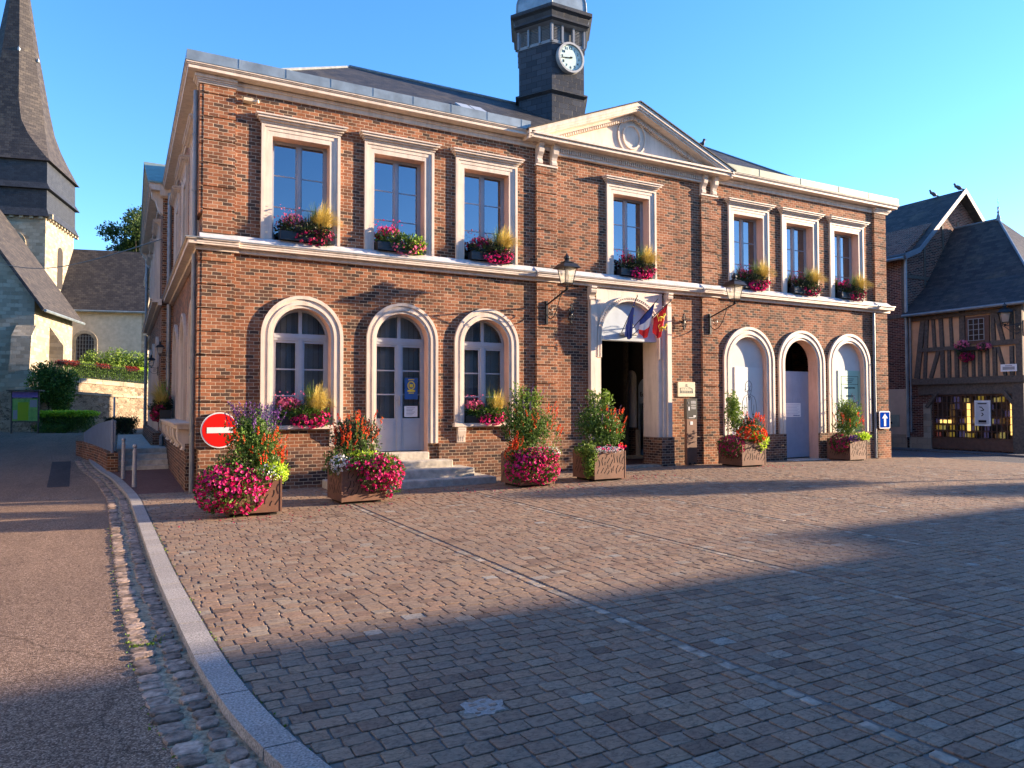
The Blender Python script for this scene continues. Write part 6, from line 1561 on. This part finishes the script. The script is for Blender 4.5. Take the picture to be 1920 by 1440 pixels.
mb.add([(XS-.35, -1.4, 5.30), (XS+1.25, -.7, 6.55), (30.2, 1.45, 9.28), (30.2, 3.27, 9.28), (XS+1.25, 3.27, 6.55), (XS-.35, 3.27, 5.30), (33.9, -1.4, 5.3), (32.6, -.7, 6.55), (33.9, 3.27, 5.3), (32.6, 3.27, 6.55)],
       [(0, 1, 4, 5), (1, 2, 3, 4), (0, 6, 7, 1), (1, 7, 2), (6, 8, 9, 7), (7, 9, 3, 2), (5, 8, 6, 0), (5, 4, 3, 9, 8)])
mb.build('roof', MT['slate'], ht)
mb = MB(O); mb.tube([(XS-.38, -1.4, 5.28), (XS-.38, 3.2, 5.28)], .06, 8); mb.build('gutter', MT['pipe'], ht); mb = MB(O); mb.lathe([(.1, 0), (.06, .2), (.03, .3), (.05, .36), (.02, .42), (.04, .55), (.01, .6), (.008, .95)], (30.2, 1.45, 9.22), 8); mb.build('finial', MT['pipe'], ht)
mb = MB(O); mb.tube([(30.2, 3.2, 9.3), (30.2, 1.45, 9.3), (XS+1.25, -.7, 6.58), (XS-.35, -1.4, 5.33)], .045, 6); mb.build('ridge', MT['zinc'], ht)
# flowers at its window, plate, lamp, poster
t = empty('window_flowers', (XS-.2, .55, 3.75), 'purple and red hanging flowers under the half timbered window', 'window box')
mb = MB(); mb.box(-.1, .08, -.5, .5, -.02, .12); mb.build('trough', MT['signblack'], t)
P, D = lobes([((0, .38, .05), (.18, .3, .3)), ((0, .2, -.2), (.14, .25, .2)), ((0, -.35, .05), (.18, .35, .16))], 700, .3); leaves('foliage', P, .07, MT['darkleaf'], t)
P, D = lobes([((0, .38, .2), (.2, .3, .2)), ((0, -.4, .1), (.2, .3, .14))], 200, .8); blossoms('pink_flowers', P, .07, MT['pink'], t, out=D)
P, D = lobes([((0, .22, -.25), (.17, .3, .2))], 150, .8); blossoms('red_flowers', P, .07, MT['crimson'], t, out=D)
t = empty('street_name_plate', (XS-.14, -.66, 3.02), 'white street name plate on the half timbered wall', 'street sign')
mb = MB(); mb.box(-.02, .0, -.27, .27, -.13, .13); mb.build('plate', MT['paper'], t)
mb = MB(); mb.box(-.024, -.02, -.2, .2, -.07, .04); mb.box(-.024, -.02, -.12, .12, .06, .09); mb.build('print', MT['signgrey'], t)
lantern('wall_lantern', XS-.14, -1.18, 4.55, .55, 4.55, 'black lantern on a bracket at the half timbered corner', group='lantern on the old house', dirv=(-.55, .84))
t = empty('framed_poster', (XS-.02, .33, 1.4), 'white framed poster hanging in front of the shop window', 'poster')
mb = MB(); mb.box(-.04, 0, -.28, .28, -.48, .46); mb.build('frame', MT['paper'], t); mb = MB(); mb.box(-.045, -.04, -.23, .23, -.42, .4); mb.build('sheet', plain('poster_grey', (.55, .57, .6), .6, .05), t)
mb = MB()
for a, b in (((.0, .18), (-.06, .1)), ((-.06, .1), (.05, .08)), ((.02, .0), (-.04, -.06)), ((-.04, -.06), (.03, -.12)), ((.1, .22), (.0, .2))): mb.beam((-.048, a[0], a[1]), (-.048, b[0], b[1]), .03, .006, (1, 0, 0))
mb.box(-.05, -.045, -.14, .14, -.36, -.27); mb.box(-.05, -.045, -.16, .16, .32, .36); mb.box(-.05, -.045, -.14, .14, -.41, -.395); mb.build('print', MT['ink'], t)

gh = empty('gabled_brick_house', (XS, 6, -.1), 'dark brick house with steep slate gable behind the half timbered one', 'house'); O = gh.location
yG = 3.3; xL, xR, xA = XS-.02, 34.2, 30.55
mb = MB(O); mb.prism([(xL, -.3), (xR, -.3), (xR, 7.9), (xA, 10.75), (xL, 7.9)], 'y', yG, 14); mb.build('wall', MT['dark_brick'], gh)
mb = MB(O); mb.box(xL-.015, xL, yG+.0, 14, -.3, 2.35) ; mb.build('render_base', MT['buff'], gh)
mb = MB(O); mb.box(xL-.04, xL, yG+.02, 14, -.3, .5); mb.build('stone_base', MT['stone'], gh)
mb = MB(O); mb.box(xL-.05, xL, yG, 14, 5.25, 5.4); mb.box(xL-.03, xL+.12, yG-.02, yG+.12, 5.3, 7.9); mb.box(xL, xA+3, yG-.025, yG, 6.9, 7.05)
for x in (xL+1.3, xL+2.6, xL+3.7): mb.box(x, x+.12, yG-.03, yG, 5.6, 8.7+(x-xL)*.25)
mb.build('timber_trim', MT['timber'], gh)
for s, xe in ((-1, XS-.45), (1, xR+.45)):
    mb = MB(O); ze = 7.62; zr = 10.85; ye = yG-.35
    xm = xe+(xA-xe)*.22; zm = ze+.35
    mb.hexa([(xe, ye, ze), (xm, ye, zm), (xm, 14.2, zm), (xe, 14.2, ze), (xe, ye, ze+.12), (xm, ye, zm+.12), (xm, 14.2, zm+.12), (xe, 14.2, ze+.12)])
    mb.hexa([(xm, ye, zm), (xA, ye, zr), (xA, 14.2, zr), (xm, 14.2, zm), (xm, ye, zm+.12), (xA, ye, zr+.12), (xA, 14.2, zr+.12), (xm, 14.2, zm+.12)])
    r_ = mb.build('roof', MT['slate'], gh)
    mb = MB(O); mb.beam((xe, ye-.02, ze+.05), (xm, ye-.02, zm+.05), .04, .17, (0, 1, 0)) if False else mb.hexa([(xe, ye-.05, ze-.06), (xm, ye-.05, zm-.06), (xm, ye-.002, zm-.06), (xe, ye-.002, ze-.06), (xe, ye-.05, ze+.16), (xm, ye-.05, zm+.16), (xm, ye-.002, zm+.16), (xe, ye-.002, ze+.16)])
    mb.hexa([(xm, ye-.05, zm-.06), (xA, ye-.05, zr-.06), (xA, ye-.002, zr-.06), (xm, ye-.002, zm-.06), (xm, ye-.05, zm+.16), (xA, ye-.05, zr+.16), (xA, ye-.002, zr+.16), (xm, ye-.002, zm+.16)])
    mb.build('verge_board', plain('verge_paint', (.09, .11, .14), .6), r_)
mb = MB(O); mb.tube([(XS-.5, yG-.3, 7.62), (XS-.5, 14, 7.62)], .07, 8); mb.tube([(XS-.12, yG-.12, 7.6), (XS-.12, yG-.12, .4)], .06, 8); mb.tube([(XS-.12, 3.02, 5.2), (XS-.12, 3.05, .6)], .035, 8); mb.build('downpipe', MT['zinc'], gh)
t = empty('picture_panel', (XS-.04, 4.2, 1.05), 'grey green picture board on the buff rendered wall', 'panel')
mb = MB(); mb.box(-.03, 0, -.6, .5, -.25, .25); mb.build('board', plain('board_grey', (.22, .28, .24), .6, .1), t); mb = MB(); mb.tube([(-.035, -.3, -.1), (-.035, -.1, .02), (-.035, .1, -.06), (-.035, .35, -.1)], .03, 6); mb.build('drawing', MT['ink'], t)

# pigeons
def pigeon(p, rz, label, sc=1):
    t = empty('pigeon', p, label, 'bird', 'pigeons on the roofs', rz)
    bm = bmesh.new(); bmesh.ops.create_uvsphere(bm, u_segments=14, v_segments=10, radius=1)
    for v in bm.verts:
        x, y, z = v.co; ty = y
        sxx = .065*(1 if y > -.2 else 1+(y+.2)*.75); szz = .07*(1 if y > -.2 else 1+(y+.2)*.8)
        v.co = (x*sxx, y*.13-.02, z*szz+.10+ty*.055)
    for k in range(1):
        r = bmesh.ops.create_uvsphere(bm, u_segments=12, v_segments=8, radius=.033)
        for v in r['verts']: v.co += Vector((0, .125, .225))
        r = bmesh.ops.create_cone(bm, segments=10, radius1=.045, radius2=.028, depth=.12, cap_ends=True)
        for v in r['verts']: v.co = Matrix.Rotation(R(-25), 3, 'X') @ v.co + Vector((0, .1, .17))
        r = bmesh.ops.create_cone(bm, segments=8, radius1=.009, radius2=.002, depth=.035, cap_ends=True)
        for v in r['verts']: v.co = Matrix.Rotation(R(-95), 3, 'X') @ v.co + Vector((0, .168, .22))
    me = bpy.data.meshes.new('body'); bm.to_mesh(me); bm.free(); me.materials.append(MT['pigeon']); me.polygons.foreach_set('use_smooth', [True]*len(me.polygons)); o = bpy.data.objects.new('body', me); COL.objects.link(o); o.parent = t
    mb = MB(); mb.hexa([(-.035, -.12, .05), (.035, -.12, .05), (.025, -.28, -.01), (-.025, -.28, -.01), (-.035, -.12, .07), (.035, -.12, .07), (.03, -.28, .005), (-.03, -.28, .005)]); mb.build('tail', MT['pigeon'], t)
    mb = MB(); mb.tube([(.02, 0, .05), (.02, .005, 0)], .006, 5); mb.tube([(-.02, 0, .05), (-.02, .005, 0)], .006, 5); mb.build('legs', MT['red'], t); t.scale = (sc,)*3
zp_ = za-sl*(12.45-C0)+.03
pigeon((12.55, -.2, za-sl*(12.55-C0)+.03), R(200), 'pigeon perched on the right slope of the pediment', 1.15)
pigeon((30.5, 4.3, 10.97), R(70), 'pigeon on the slate ridge, left of the two', 1.3); pigeon((30.5, 3.2, 10.97), R(60), 'pigeon on the slate ridge at the gable tip', 1.3)

# ------------------------------------------------------------------ houses south and east of the square (they throw the long shadows)
def rowhouse(x0, x1, y1, dep, h, rh, label, mat):
    t = empty('terraced_house', (x0, y1, -.1), label, 'house', 'terraced houses on the south side of the square'); O = t.location
    mb = MB(O); mb.box(x0, x1, y1-dep, y1, -.3, h); mb.build('wall', mat, t)
    mb = MB(O); mb.prism([(y1+.25, h-.1), (y1-dep/2, h+rh), (y1-dep-.25, h-.1)], 'x', x0, x1); mb.build('roof', MT['slate'], t)
    n = max(1, int((x1-x0)/2.6)); 
    for k in range(n):
        c = x0+(x1-x0)*(k+.5)/n
        for z in (1.0, 4.3):
            mb = MB(O); mb.box(c-.55, c+.55, y1, y1+.05, z-.05, z+1.75); w_ = mb.build('window', MT['trim'], t)
            mb = MB(O); mb.box(c-.47, c-.03, y1+.051, y1+.056, z+.05, z+1.65); mb.box(c+.03, c+.47, y1+.051, y1+.056, z+.05, z+1.65); mb.build('pane', MT['upglass'], w_)
    return t
xx = -26; i = 0
cols_ = ['cream', 'dark_brick', 'buff', 'brick', 'ochre', 'cream', 'dark_brick', 'buff', 'brick']
names = ['cream', 'dark brick', 'buff', 'red brick', 'ochre', 'second cream', 'second dark brick', 'second buff', 'second red brick']
while xx < 45:
    w_ = 8; rowhouse(xx, xx+w_-.01, -19.9, 8, 7.9+.12*((i*7) % 3), 2.9, f'{names[i]} terraced house behind the viewer on the south side', MT[cols_[i]]); xx += w_; i += 1
rowhouse(51, 75, -19.9, 8, 9.25, .35, 'taller grey house at the south east corner of the square', MT['buff'])

def westhouse(y0, y1, h, rh, label, mat):
    t = empty('street_house', (-10.5, (y0+y1)/2, -.1), label, 'house', 'houses on the west side of the street'); O = t.location
    mb = MB(O); mb.box(-18, -10.5, y0, y1, -.3, h); mb.build('wall', mat, t)
    mb = MB(O); mb.prism([(-10.2, h-.1), (-14.2, h+rh), (-18.3, h-.1)], 'y', y0, y1); mb.build('roof', MT['slate'], t)
    n = max(1, int((y1-y0)/2.6))
    for k in range(n):
        c = y0+(y1-y0)*(k+.5)/n
        for z in (1.0, 4.0):
            mb = MB(O); mb.box(-10.5, -10.45, c-.55, c+.55, z-.05, z+1.65); w_ = mb.build('window', MT['trim'], t)
            mb = MB(O); mb.box(-10.449, -10.444, c-.47, c-.03, z+.05, z+1.55); mb.build('pane', MT['upglass'], w_)
            mb = MB(O); mb.box(-10.449, -10.444, c+.03, c+.47, z+.05, z+1.55); mb.build('pane', MT['upglass'], w_)
for k, (a, b, h, m_, nm) in enumerate(((-9, 0, 7.2, 'cream', 'cream rendered'), (0.02, 9, 8.2, 'buff', 'buff rendered'), (9.02, 19, 7.4, 'cream', 'pale rendered'), (19.02, 29, 7.8, 'ochre', 'ochre rendered'))):
    westhouse(a, b, h, 3, f'{nm} house on the west side of the street, number {k+1} from the south'.replace(', number 1 from the south', ' nearest the viewer').replace(', number 2 from the south', ' facing the hall corner').replace(', number 3 from the south', ' facing the side pavilion').replace(', number 4 from the south', ' nearest the church'), MT[m_])
